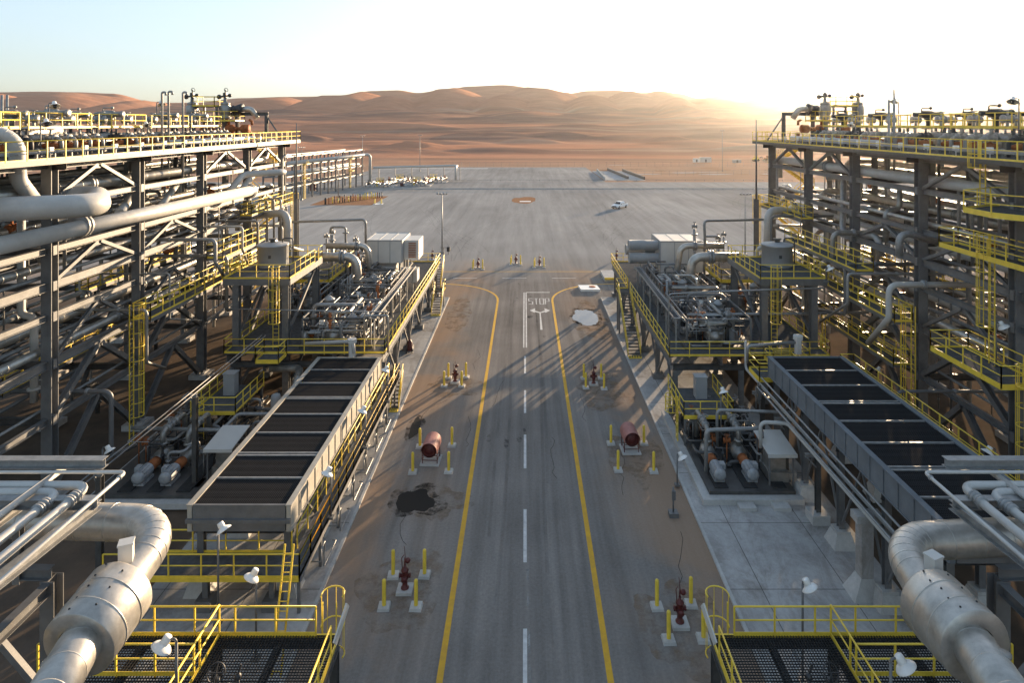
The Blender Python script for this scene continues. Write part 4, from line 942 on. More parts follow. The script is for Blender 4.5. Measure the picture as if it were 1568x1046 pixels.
def hazard(t, x0, x1, y, z):
    b = MB(); n = 5
    b.box(x0, x1, y, y+.5, z, z+.1); b.m = 1
    for i in range(n): x = x0+(x1-x0)*(i+.15)/n; d = (x1-x0)/n*.4; b.add([(x,y-.004,z+.104),(x+d,y-.004,z+.104),(x+d*1.6,y+.5,z+.104),(x+d*.6,y+.5,z+.104)], [(0,1,2,3)])
    b.build('striped_step', [M['yellow'], M['black']], t)
t = thing('access_stair', 'long yellow railed stair with dark treads from the road up to the right deck', 'stair', (10.2, 59.5, .1))
flight(t, 9.66, 10.85, 60.0, .2, 66.2, 4.4); hazard(t, 9.66, 10.85, 59.4, .1)
box_part('landing', 'plate', t, (9.66, 10.9, 66.2, 68.0, 4.32, 4.4)); rail_mb([(9.66, 66.2, 4.4), (9.66, 68, 4.4), (10.85, 68, 4.4)]).build('guardrail', M['yellow'], t)
for y in (66.5, 67.8): b = MB(); b.bar((9.8, y, .1), (9.8, y, 4.3), .16); b.build('post', M['steel'], t)
t = thing('access_stair', 'two part yellow stair with a landing at the far end of the left deck', 'stair', (-10.2, 73, .1))
flight(t, -11.2, -10.2, 80.6, 4.35, 77.2, 2.1); box_part('landing', 'plate', t, (-11.3, -9.6, 75.9, 77.2, 2.02, 2.1)); flight(t, -10.7, -9.66, 75.9, 2.1, 73.1, .2); hazard(t, -10.7, -9.66, 72.5, .1)
rail_mb([(-11.3, 75.9, 2.1), (-11.3, 77.2, 2.1)]).build('guardrail', M['yellow'], t); rail_mb([(-10.15, 77.2, 2.1), (-9.6, 77.2, 2.1), (-9.6, 75.9, 2.1)]).build('guardrail', M['yellow'], t)
for x in (-11.2, -9.75): b = MB(); b.bar((x, 76.5, .1), (x, 76.5, 2.0), .14); b.build('post', M['steel'], t)
b = MB(); b.bar((-11, 74, .2), (-10.4, 76, 2), .1); b.build('brace', M['steel'], t)
def small_stair(x0, x1, ya, za, yb, lb):
    t = thing('short_stair', lb, 'stair', (x0, yb, .1)); flight(t, x0, x1, ya, za, yb, .15); hazard(t, x0, x1, yb-.5, .1)
small_stair(-10.3, -9.66, 50.6, 1.9, 48.9, 'short steep yellow stair between the left cooler walkway and the pavement')
# ------------------------------------------------------------------ air coolers
def cooler(s, xa, xb, y0, y1, z, label, m='white'):
    t = thing('air_cooler', label, 'air cooler', (s*(xa+xb)/2, y0, z)); n = 8; h = 1.15
    for x in (xa, xb):
        b = MB(); b.box(s*x-.06, s*x+.06, y0, y1, z-h, z); b.box(s*x-.14, s*x+.14, y0-.05, y1+.05, z, z+.06); b.box(s*x-.12, s*x+.12, y0, y1, z-h-.05, z-h)
        k = 16
        for i in range(k+1): yy = y0+(y1-y0)*i/k; e = .1 if (x == xa) else -.1; b.box(s*x-.105, s*x+.105, yy-.03, yy+.03, z-h+.01, z-.01)
        b.build('side_panel', M[m], t)
    b = MB(); b.box(s*(xa+.15), s*(xb-.15), y0-.05, y0+.06, z-h, z+.055); b.box(s*(xa-.12), s*(xb+.12), y0-.2, y0-.055, z-.72, z-.55); b.build('end_panel', M['steel'], t)
    b = MB(); b.box(s*(xa+.15), s*(xb-.15), y1-.06, y1+.05, z-h, z+.055); b.build('end_panel', M[m], t)
    sp = (y1-y0)/n
    for i in range(n):
        ya, yb = y0+sp*i+.09, y0+sp*(i+1)-.09
        d = MB(); d.box(s*(xa+.15), s*(xb-.15), ya, yb, z-.05, z-.02); d.build('mesh_panel', M['mesh'], t)
        if i: 
            d = MB()
            if i in (2, 5): d.box(s*(xa+.15), s*(xb-.15), ya-.32, ya-.22, z-.2, z+.03); d.box(s*(xa+.15), s*(xb-.15), ya-.06, ya+.04, z-.2, z+.03)
            else: d.box(s*(xa+.15), s*(xb-.15), ya-.14, ya-.04, z-.2, z+.03)
            d.build('cross_bar', M['galv'], t)
        yc = (ya+yb)/2
        if i % 2 == 0:
            for x in ((xa+xb)/2,): f = MB(); f.lathe((s*x, yc+1.2, z-h-.75), [(1.0,0),(1.6,.15),(1.7,.7)], n=24); f.build('fan_ring', M['steel'], t)
    box_part('tube_bundle', 'black', t, (s*(xa+.1), s*(xb-.1), y0+.1, y1-.1, z-.75, z-.06))
    for i in range(5):
        y = y0+.6+(y1-y0-1.2)*i/4
        for x in (xa+.25, xb-.25):
            b = MB(); b.hb((s*x, y, .6), (s*x, y, z-h-.05), .3, .3, V((0,1,0))); b.build('leg', M['steel'], t)
            b = MB(); p = (s*x, y, .1); b.prof((s*x, y, .08), (s*x, y, .95), [(-.35,-.35),(.35,-.35),(.35,.35),(-.35,.35)]); b.hexa([(s*x-.6,y-.6,.08),(s*x+.6,y-.6,.08),(s*x+.6,y+.6,.08),(s*x-.6,y+.6,.08),(s*x-.38,y-.38,.8),(s*x+.38,y-.38,.8),(s*x+.38,y+.38,.8),(s*x-.38,y+.38,.8)]); b.build('footing', M['concrete_lt'], t)
        b = MB(); b.hb((s*xa, y, z-h-.3), (s*xb, y, z-h-.3), .2, .3); b.build('cross_beam', M['steel_dark'], t)
        if i < 4:
            y2 = y0+.6+(y1-y0-1.2)*(i+1)/4; b = MB(); b.bar((s*(xa+.25), y, .95), (s*(xa+.25), (y+y2)/2, z-h-.2), .1); b.build('brace', M['steel'], t)
            b = MB(); b.bar((s*(xa+.25), y2, .95), (s*(xa+.25), (y+y2)/2, z-h-.2), .1); b.build('brace', M['steel'], t)
    return t
cooler(-1, 10.85, 15.4, 29.4, 47.9, 4.4, 'long black topped air cooler with pale edges on the left, low beside the yellow walkway', 'frame_l')
cooler(1, 16.15, 20.9, 24.2, 42.3, 6.5, 'long black topped air cooler with grey edges on the right, high on legs', 'frame_r')
t = walkway(-1, 10.35, .8, 28.2, 50.6, 1.9, 'narrow yellow railed walkway beside the left cooler next to the kerb', both=False, ends=(False, False))
rail_mb([(-9.95, 28.2, 1.9), (-9.95, 50.6, 1.9)]).build('guardrail', M['yellow'], t); rail_mb([(-10.75, 30.2, 1.9), (-10.75, 50.6, 1.9)], toe=False).build('guardrail', M['yellow'], t)
for i in range(8): y = 28.6+i*3.0; b = MB(); b.bar((-10.1, y, .1), (-10.1, y, 1.65), .14); b.bar((-10.7, y, 1.6), (-9.95, y, 1.6), .1); b.build('leg', M['steel'], t)
t = thing('front_walkway', 'yellow railed walkway crossing under the near end of the left cooler', 'walkway', (-14, 29, 1.9)); box_part('deck', 'plate', t, (-18.6, -10.8, 28.2, 29.9, 1.85, 1.9)); box_part('edge_beam', 'yellow', t, (-18.6, -9.96, 28.14, 28.19, 1.78, 1.96))
rail_mb([(-18.6, 28.2, 1.9), (-9.95, 28.2, 1.9)]).build('guardrail', M['yellow'], t); rail_mb([(-18.6, 29.9, 1.9), (-10.9, 29.9, 1.9)]).build('guardrail', M['yellow'], t)
for x in (-18, -14.4, -11.4): b = MB(); b.hb((x, 28.9, .3), (x, 28.9, 1.85), .25, .25, V((0,1,0))); b.cbox((x, 28.9, .35), .7, .7, .5); b.build('leg', M['steel'], t)
t = walkway(1, 21.9, .9, 24, 43.5, 5.2, 'single railed catwalk along the outer side of the right cooler', both=False, ends=(False, True)); rail_mb([(22.35, 24, 5.2), (22.35, 43.5, 5.2)]).build('guardrail', M['yellow'], t)
side_platform([(15.6,42.6),(18.6,42.6),(18.6,44.6),(15.6,44.6)], 4.9, 'small yellow railed landing at the far end of the right cooler')
side_platform([(-19.9,47.2),(-18.2,47.2),(-18.2,48.8),(-19.9,48.8)], 4.4, 'small yellow cage landing at the foot of the left ladder')
side_platform([(18.0,46.4),(20.6,46.4),(20.6,48.2),(18.0,48.2)], 4.4, 'small yellow cage landing at the foot of the right ladder')
# conduits snaking by the left walkway
for i in range(6):
    y = 31+i*2.7; b = MB(); b.tube([(-10.0, y+2.2, .35), (-9.8, y+2.2, .35), (-9.8, y+.2, .35), (-9.8, y+.2, 1.0), (-9.75, y+.2, 1.6), (-9.75, y-.4, 1.6)], .035, 6, .08); b.tube([(-9.75, y-.4, 1.6), (-9.75, y-.4, 1.0), (-10.3, y-.4, 1.0)], .035, 6, .08)
    tag(b.build('conduit', M['galv']), 'stepped thin conduit under the left cooler walkway', 'conduit', 'stepped conduits under the left walkway')
# side pipe bundle of the right cooler and the pipe line on T posts
for i, (x, z) in enumerate(((15.75, 5.0), (15.6, 4.7), (15.45, 4.4), (15.7, 4.15))):
    pipe('thin pipe along the inner side of the right cooler, %s from the top' % ORD[i], [(x, 22, z), (x, 42.8, z), (x, 42.8, z-1.5)], .055, 'galv', .2, 'thin pipes along the right cooler', 8)
for i, x in enumerate((16.0, 16.35)):
    b = pipe('pipe carried on T posts between right pump skid and cooler, %s one' % ('inner','outer')[i], [(x-.15, 24, 3.95), (x-.15, 47, 3.95), (x-.15, 47, 6)] if i else [(x-.25, 24, 3.95), (x-.25, 38.4, 3.95), (14.2, 38.6, 3.95), (14.2, 38.6, 2.4)], .09 if i else .11, 'white', .35, 'pipes on T posts', 10)
def tpost(x, y, z, m='steel_dark', arm=.7, lb='', conc=False):
    t = thing('support_post', lb, 'support post', (x, y, .1), 'posts under the thin pipes'); b = MB()
    if conc:
        b.box(x-.28, x+.28, y-.28, y+.28, .8, z-.45); b.box(x-.5, x+.75, y-.32, y+.32, z-.45, z-.1); b.build('post', M['concrete'], t)
        b = MB(); b.hexa([(x-.75,y-.6,.08),(x+.55,y-.6,.08),(x+.55,y+.6,.08),(x-.75,y+.6,.08),(x-.3,y-.3,1.0),(x+.3,y-.3,1.0),(x+.3,y+.3,1.0),(x-.3,y+.3,1.0)]); b.build('footing', M['concrete_lt'], t)
    else:
        b.hb((x, y, .6), (x, y, z-.25), .26, .26, V((0,1,0))); b.build('post', M[m], t); b = MB(); b.hb((x-arm, y, z-.15), (x+arm*.4, y, z-.15), .18, .18); b.bar((x, y, z-.9), (x-arm*.8, y, z-.3), .07); b.build('arm', M['galv'], t)
        b = MB(); b.cbox((x, y, .32), .95, .95, .6); b.build('footing', M['concrete_lt'], t)
tpost(16.1, 35.2, 3.85, lb='dark T shaped post on a concrete block, nearest of the right post row'); tpost(16.1, 39.5, 3.85, lb='dark T shaped post beside the metal canopy on the right'); tpost(16.1, 43.4, 3.85, lb='dark T shaped post under the far end of the right pipe line')
tpost(15.75, 29.7, 4.0, conc=True, lb='thick square concrete post in front of the right cooler')
for i, y in enumerate((29.5, 38)): tpost(-19.6, y, 5.95, arm=.3, lb='%s grey T post by left pump skid' % ('nearer','farther')[i])
for i, x in enumerate((-19.45, -19.75)): pipe('thin pale pipe on T posts along the left pump skid, %s one' % ('inner','outer')[i], [(x, 27, 6.05), (x, 48, 6.05)], .035, 'steel', .2, 'pale pipes beside the left pump skid', 8)
# ------------------------------------------------------------------ pump skids
def pump_skid(s, x0, x1, y0, y1, xm, pf, pb, px0, px1, label, can):
    t = thing('pump_skid', label, 'pump skid', (s*(x0+x1)/2, y0, .1))
    box_part('plinth', 'concrete_lt', t, (s*x0, s*x1, y0, y1, .1, .42)); box_part('skid_frame', 'steel_dark', t, (s*(x0+.5), s*(x1-.3), y0+.5, y1, .42, .62))
    for x in xm: box_part('step_block', 'concrete_lt', t, (s*(x+.55), s*(x+1.5), y0-.6, y0, .1, .3))
    for k in range(int((x1-x0)/1.7)): box_part('walk_grate', 'grate', t, (s*(x0+.9+k*1.7), s*(x0+1.7+k*1.7), y0+.8, y1-1, .62, .68))
    for x in xm:
        c = V((s*x, y0+1.9, 1.15)); b = MB(); b.lathe(c-V((0,.75,0)), [(0,0),(.2,.01),(.34,.06),(.36,.2),(.34,.22),(.34,1.15),(.36,1.2),(.28,1.3),(.1,1.32),(.08,1.7)], ax=(0,1,0), n=18)
        for a in range(0, 360, 30): b.bar(c+V((.35*math.cos(R(a)), -.45, .35*math.sin(R(a)))), c+V((.35*math.cos(R(a)), .35, .35*math.sin(R(a)))), .025, .05)
        b.cbox(c+V((.3*s,0,.25)), .3, .4, .3); b.cbox(c+V((0,0,-.42)), .6, 1.1, .16); b.build('motor', M['motor'], t)
        b = MB(); b.lathe(c+V((0,.58,0)), [(0,0),(.3,.02),(.3,.75),(0,.77)], ax=(0,1,0), n=14); b.build('coupling_guard', M['rust'], t)
        b = MB(); q = c+V((0,1.4,0)); b.lathe(q, [(0,0),(.25,.02),(.25,.3),(.45,.35),(.45,.9),(.3,1.0),(.22,1.5),(0,1.55)], ax=(0,1,0), n=18); b.cbox(q+V((0,.6,-.35)), .5, .9, .4)
        b.tube([q+V((0,.6,.3)), q+V((0,.6,1.5)), q+V((0,3.2,1.5)), q+V((0,3.2,-.3))], .16, 10, .35); b.flange(q+V((0,.6,.75)), (0,0,1), .27, .12); b.flange(q+V((0,2,1.5)), (0,1,0), .27, .12)
        b.build('pump', M['alu_dark'], t)
        b = MB(); valve_mb(b, q+V((0,1.3,1.5)), (0,1,0), .15); b.build('valve', M['galv'], t)
    rn = random.Random(int(x0*10))
    for k in range(58):
        r = rn.choice((.03,.04,.05,.07,.1)); x = s*rn.uniform(x0+.8, x1-.6); y = rn.uniform(y0+2.8, y1-.3); z = rn.uniform(.8, 2.2); pts = [V((x,y,.5)), V((x,y,z))]
        x2 = x+rn.uniform(-1.8,1.8); x2 = min(max(x2, min(s*x0,s*x1)+.4), max(s*x0,s*x1)-.4); pts += [V((x2,y,z)), V((x2,min(y1-.2,y+rn.uniform(.6,3)),z))]; b = MB(); b.tube(pts, r, 8, r*2.5); b.flange(pts[0].lerp(pts[1], .6), (0,0,1), r*1.8, .1, 10); b.build('pipe', M[rn.choice(('galv','steel_dark','steel','black','black'))], t)
    for k in range(14): b = MB(); p = V((s*rn.uniform(x0+.8, x1-.6), rn.uniform(y0+2.5, y1-.5), .6)); hh = rn.uniform(.8,1.7); b.tube([p, p+V((0,0,hh))], .04, 6); valve_mb(b, p+V((0,0,hh)), (1,0,0), .1); b.build('valve', M[rn.choice(('galv','black','rust'))], t)
    # canopy cabinet
    b = MB(); cx, cy = can; b.box(s*(cx-.6), s*(cx+.6), cy, cy+1.5, .45, 1.2); b.box(s*(cx-.5), s*(cx+.5), cy+.3, cy+1.3, 1.2, 2.0); b.build('cabinet', M['alu_dark'], t)
    b = MB(); b.hexa([(s*(cx-.85),cy-.5,2.5),(s*(cx+.85),cy-.5,2.5),(s*(cx+.85),cy+2.0,2.75),(s*(cx-.85),cy+2.0,2.75),(s*(cx-.85),cy-.5,2.56),(s*(cx+.85),cy-.5,2.56),(s*(cx+.85),cy+2.0,2.81),(s*(cx-.85),cy+2.0,2.81)]); b.box(s*(cx-.86), s*(cx+.86), cy-.53, cy-.5, 2.36, 2.56); b.build('canopy', M['cream'], t)
    for dx in (-.7, .7):
        for dy in (-.3, 1.7): b = MB(); b.bar((s*(cx+dx), cy+dy, .5), (s*(cx+dx), cy+dy, 2.52), .08); b.build('canopy_post', M['steel'], t)
    # raised platform
    z = 2.35; box_part('platform', 'plate', t, (s*px0, s*px1, pf, pb, z-.06, z)); box_part('platform_edge', 'yellow', t, (s*px0, s*px1, pf-.04, pf-.003, z-.12, z+.1))
    rail_mb([(s*px0, pb, z), (s*px0, pf, z), (s*px1, pf, z), (s*px1, pb, z)], 1.05, 1.2).build('guardrail', M['yellow'], t)
    for x in (px0+.1, px1-.1):
        for y in (pf+.1, pb-.1): b = MB(); b.bar((s*x, y, .4), (s*x, y, z-.06), .14); b.build('platform_post', M['steel'], t)
    b = MB(); cx = (px0+px1)/2+.3; b.box(s*(cx-.4), s*(cx+.4), pb-1.9, pb-1.2, z, z+1.5); b.box(s*(cx-.46), s*(cx+.46), pb-1.95, pb-1.15, z+1.5, z+1.56); b.build('control_cabinet', M['grey'], t)
    xl = px0 if s > 0 else px1
    ladder_part(t, (s*(xl-.25 if s > 0 else xl-.6), pf+(.9 if s > 0 else -.15), .1), (s*(xl-.25 if s > 0 else xl-.6), pf+(.9 if s > 0 else -.15), z), (-1,0,0) if s > 0 else (0,-1,0), 2.3)
    return t
pump_skid(1, 10.2, 16.0, 36.6, 47.9, (11.55, 13.5), 42.7, 47.4, 10.6, 13.9, 'pump skid with two grey motors and a metal canopy beside the right kerb', (15.1, 38.0))
pump_skid(-1, 16.8, 25.2, 36.2, 48.2, (21.1, 22.7), 43.3, 48.0, 19.6, 22.5, 'pump skid with two grey motors in the shade beyond the left cooler', (18.3, 38.6))
pipe('grey pipe bent square over the right pump motors', [(11.0, 38.9, .8), (11.0, 38.9, 3.3), (14.5, 39.2, 3.3), (14.5, 39.2, 2.2)], .12, 'galv', .3, None, 10)
pipe('second grey pipe bent over the right pump skid towards the cooler', [(12.3, 41, 1.2), (12.3, 41, 3.6), (17.2, 40.6, 3.6), (17.2, 40.6, 5.2)], .1, 'galv', .3, None, 10)
pipe('long grey pipe lying over the left pump skid', [(-25.5, 41.5, 2.2), (-19.5, 41.2, 2.2), (-19.5, 43.5, 2.2), (-16, 43.5, 2.2), (-16, 43.5, .8)], .12, 'galv', .3, None, 10)
pipe('insulated pipe curving down behind the left platform', [(-19.5, 49, 3.2), (-17.2, 49, 3.2), (-16.6, 46.4, 3.2), (-16.6, 46.4, .5)], .28, 'alu_dark', .7, None, 12)
b = MB(); b.lathe((-17.6, 45.2, .4), [(.32,0),(.35,.1),(.35,2.2),(.28,2.4),(0,2.5)], n=18); tag(b.build('pressure_vessel', M['grey']), 'small upright grey vessel beside the left pump platform', 'vessel')
# ------------------------------------------------------------------ things on the road: hydrants, guard posts, hose reels, lamps
def bollard(name='guard_post'):
    t = thing(name, '', 'bollard', (0,0,0)); b = MB(); b.hexa([(-.28,-.28,0),(.28,-.28,0),(.28,.28,0),(-.28,.28,0),(-.25,-.25,.12),(.25,-.25,.12),(.25,.25,.12),(-.25,.25,.12)]); b.build('base', M['concrete_lt'], t)
    b = MB(); b.lathe((0,0,.1), [(.09,0),(.09,1.1),(.075,1.16),(.04,1.19),(0,1.2)], n=14); b.build('post', M['yellow'], t); return t
proto = {'b': None, 'h': None, 'r': None}
def put(k, maker, x, y, label, group, rz=0, sc=1):
    if proto[k] is None: proto[k] = maker(); o = proto[k]
    else: o = copy_tree(proto[k])
    o.location = (x, y, .002); o.rotation_euler = (0,0,rz); o['label'] = label; o['group'] = group; return o
def hydrant():
    t = thing('fire_hydrant', '', 'hydrant', (0,0,0)); b = MB(); b.hexa([(-.37,-.37,0),(.37,-.37,0),(.37,.37,0),(-.37,.37,0),(-.36,-.36,.13),(.36,-.36,.13),(.36,.36,.13),(-.36,.36,.13)]); b.build('base', M['concrete_lt'], t)
    b = MB(); b.lathe((0,0,.12), [(0,0),(.19,0),(.19,.05),(.12,.07),(.12,.45),(.18,.47),(.18,.53),(.14,.55),(.15,.8),(.18,.82),(.18,.87),(.1,.95),(.05,1.0),(.05,1.1),(0,1.1)], n=16)
    b.lathe((0,0,.72), [(.08,0),(.08,.2),(.11,.21),(.11,.27),(0,.28)], ax=(1,0,0), n=12); b.lathe((0,0,.72), [(.08,0),(.08,.2),(.11,.21),(.11,.27),(0,.28)], ax=(-1,0,0), n=12); b.lathe((0,0,.66), [(.1,0),(.1,.2),(.13,.21),(.13,.29),(0,.3)], ax=(0,-1,0), n=12); b.build('body', M['red'], t)
    b = MB(); b.tube([(0,0,1.2),(0,0,1.55)], .035, 8); b.ball((.14,0,1.42), .13, 10, 6); b.tube([(-.12,.02,.9),(-.16,.05,1.5),(-.05,.1,1.62)], .018, 6); b.tube([(.02,0,1.5),(-.03,.05,2.05)], .014, 6); b.build('indicator_post', M['red'], t); return t
def hose_reel():
    t = thing('hose_reel', '', 'hose reel', (0,0,0)); b = MB(); b.box(-.62,.62,-.62,.72,0,.1); b.build('base', M['concrete_lt'], t)
    b = MB()
    for x in (-.48,.48):
        for y in (-.42,.5): b.bar((x,y,.1),(x,y,.85), .05)
        b.bar((x,-.42,.3),(x,.5,.3), .04); b.bar((x,-.42,.85),(x,.5,.85), .045)
    for y in (-.42,.5): b.bar((-.48,y,.3),(.48,y,.3), .035); b.bar((-.48,y,.6),(.48,y,.6), .035)
    b.build('frame', M['red'], t)
    b = MB(); r = .52; prof = [(r*math.cos(R(a)), r*math.sin(R(a))) for a in range(0, 181, 12)]; prof = [(r,-.16)]+prof+[(-r,-.16)]
    n = len(prof); vs = [(x, -.75, 1.02+z) for x, z in prof]+[(x, .85, 1.02+z) for x, z in prof]
    b.add(vs, [(i, i+1, i+1+n, i+n) for i in range(n-1)], True); b.add([(x, .85, 1.02+z) for x, z in prof], [tuple(range(n))]); b.build('cover', M['canvas'], t)
    b = MB(); b.lathe((0,-.6,1.02), [(0,0),(.47,.0),(.47,.03),(.25,.05),(.25,.9),(.47,.92),(.47,.95),(0,.96)], ax=(0,1,0), n=20); b.ring((0,-.63,1.02),(0,1,0),.3,.03,18,6); b.build('reel', M['red'], t); return t
def bgroup(pts, where, g, rz=.04):
    nm = ['left back', 'right back', 'left front', 'right front']
    for i, (x, y) in enumerate(pts):
        Y = H*F/(y-188); put('b', bollard, (x-804)*Y/F, Y, 'yellow post on a white block at the %s of %s' % (nm[i], where), g, rz*(-1)**i)
def ghyd(x, y, lb, rz=0): Y = H*F/(y-188); put('h', hydrant, (x-804)*Y/F, Y, lb, 'red fire hydrants', rz)
bgroup([(602,883),(650,882),(588,931),(637,931)], 'the near left hydrant', 'guard posts near left hydrant'); ghyd(620,905,'dark red fire hydrant with a thin rod, nearest one left of the road')
bgroup([(1006,931),(1058,927),(1024,982),(1077,980)], 'the near right hydrant', 'guard posts near right hydrant'); ghyd(1041,957,'dark red fire hydrant nearest the right kerb railing at the picture bottom')
bgroup([(686.5,579),(713.5,578),(680,592),(707,592)], 'the far left hydrant', 'guard posts far left hydrant'); ghyd(697,586,'red fire hydrant left of the road beyond the hose reel')
bgroup([(894,580),(920.5,580),(897,594.5),(925,596)], 'the far right hydrant', 'guard posts far right hydrant'); ghyd(909,589,'red fire hydrant right of the road beyond the hose reel')
bgroup([(643,685),(692,683),(632,724),(687,723)], 'the left hose reel', 'guard posts round left hose reel'); bgroup([(935.5,680),(986,680),(946.5,721),(1001,723)], 'the right hose reel', 'guard posts round right hose reel')
for x, y, s in ((660,707,'left'), (965,690,'right')): Y = H*F/(y-188); put('r', hose_reel, (x-804)*Y/F, Y, 'faded red round topped hose reel on a frame, %s of the road' % s, 'hose reels', -.05 if s == 'left' else .05)
for k, (x, y) in enumerate(((732,411),(790,404),(826,408))):
    w_ = ('left','middle','right')[k]+' hydrant beyond the crossing'
    for i, (dx, dy) in enumerate(((-7,-1),(7,-1),(-8,2),(7,2))): Y = H*F/(y+dy-188); put('b', bollard, (x+dx-804)*Y/F, Y, 'yellow post at the %s of the %s' % (['left back','right back','left front','right front'][i], w_), 'guard posts beyond the crossing')
    ghyd(x, y, 'small red hydrant between yellow posts, %s of three beyond the crossing' % ('left','middle','right')[k])
for x, y, lb in ((662,398,'left'), (944,398,'right')): ghyd(x, y, 'lone red monitor hydrant standing past the %s deck end' % lb)
# concrete slab with a round lid
t = thing('drain_slab', 'white raised concrete slab with a rusty round lid beside the right curve', 'slab', (8.5, 84.5, 0)); b = MB(); b.hexa([(7.3,83.3,0),(9.8,83.3,0),(9.6,85.6,0),(7.1,85.6,0),(7.3,83.3,.3),(9.8,83.3,.3),(9.6,85.6,.3),(7.1,85.6,.3)]); b.build('block', M['lamp'], t); b = MB(); b.lathe((8.9,84.7,.3), [(.45,0),(.45,.04),(.35,.05),(0,.05)], n=20); b.build('lid', M['rust'], t)
t = thing('loading_slab', 'pale slab with a yellow edge lying past the right deck end', 'slab', (11.5, 95, 0)); b = MB(); b.box(11.0, 19, 88.6, 93.6, 0, .45); b.build('block', M['concrete_lt'], t); b = MB(); b.box(11.0, 19, 88.4, 88.58, .3, .6); b.build('edge', M['yellow'], t)
# lamps of the working areas
def lampat(x, yh, Y, zb, lb, tilt, arm): p = P(x, yh, Y); return area_lamp((p.x, Y, zb), p.z, lb, tilt, arm)
lampat(334,808,26.8,1.0,'white dome lamp standing before the left cooler end',(.7,-.25),(.12,0))
lampat(392,880,25.6,.5,'white dome lamp over the pavement behind the near left railing',(-.5,-.3),(-.05,0))
lampat(270,985,19.4,4.3,'largest white dome lamp over the left near grating',(-.55,-.35),(-.3,0))
lampat(1229,895,25.0,.1,'white dome lamp over the bare concrete behind the right railing',(.45,-.3),(.15,0))
lampat(1364,1015,18.8,4.3,'largest white dome lamp over the right near grating',(.6,-.35),(.28,0))
lampat(1037,698,38.6,.1,'slim dome lamp on a concrete block at the right kerb',(.5,-.3),(.2,0))
lampat(157,688,37,.1,'small dome lamp in the shade beside the left rack',(.6,-.1),(.3,0))
lampat(1524,690,33,.1,'small dome lamp in the shade beside the nearest right rack column',(-.6,-.1),(-.3,0))
lampat(1352,566,48,.1,'small dome lamp on the dark ground between right cooler and rack',(-.6,-.1),(-.3,0))
lampat(502,496,52,4.4,'round lamp in front of the left compressor piping',(0,-.6),(0,-.1))
lampat(1108,498,52,4.4,'round lamp in front of the right compressor piping',(0,-.6),(0,-.1))
lampat(1104,598,42,.5,'lamp over the right pump skid beside the platform',(.2,-.5),(.1,0))
lampat(1525,498,36,8.4,'dome lamp on the small lower platform of the near right rack column',(.5,-.3),(.3,0))
lampat(1265,410,49,9.8,'dome lamp at the outer end of the right tank platform',(.5,-.3),(.2,0))
lampat(1308,412,50,8.7,'dome lamp on the long right yellow walkway',(.5,-.3),(.2,0))
for x, lb, Y in ((604,'nearest',33),(585,'middle',39),(560,'farthest',45)): pass
for i, Y in enumerate((32.5, 39.5, 46)): area_lamp((-9.85, Y, 1.9), 4.3, '%s dome lamp on the left cooler walkway railing' % ('nearest','middle','farthest')[i], (-.4,-.3), (-.1,0))
t = thing('valve_stand', 'short grey post with a box beside the slim lamp at the right kerb', 'post', P(1031,778,35.8)*V((1,1,0))); X, Y = t.location.x, t.location.y; b = MB(); b.cbox((X,Y,.12), .5,.5,.24); b.tube([(X,Y,.2),(X,Y,1.6)], .05, 8); b.cbox((X,Y-.1,1.2), .2,.12,.5); b.build('post', M['steel'], t)
t = thing('extinguisher', 'red wheeled extinguisher beside a left deck leg', 'extinguisher', (-11.0, 62, .1)); b = MB(); b.lathe((-10.95,60.8,.35), [(0,0),(.22,.02),(.24,.1),(.24,.8),(.12,1.0),(.05,1.1),(0,1.1)], n=14); b.build('cylinder', M['red'], t); b = MB(); b.ring((-11.2,60.8,.35),(1,0,0),.2,.05); b.ring((-10.7,60.8,.35),(1,0,0),.2,.05); b.build('wheel', M['black'], t)
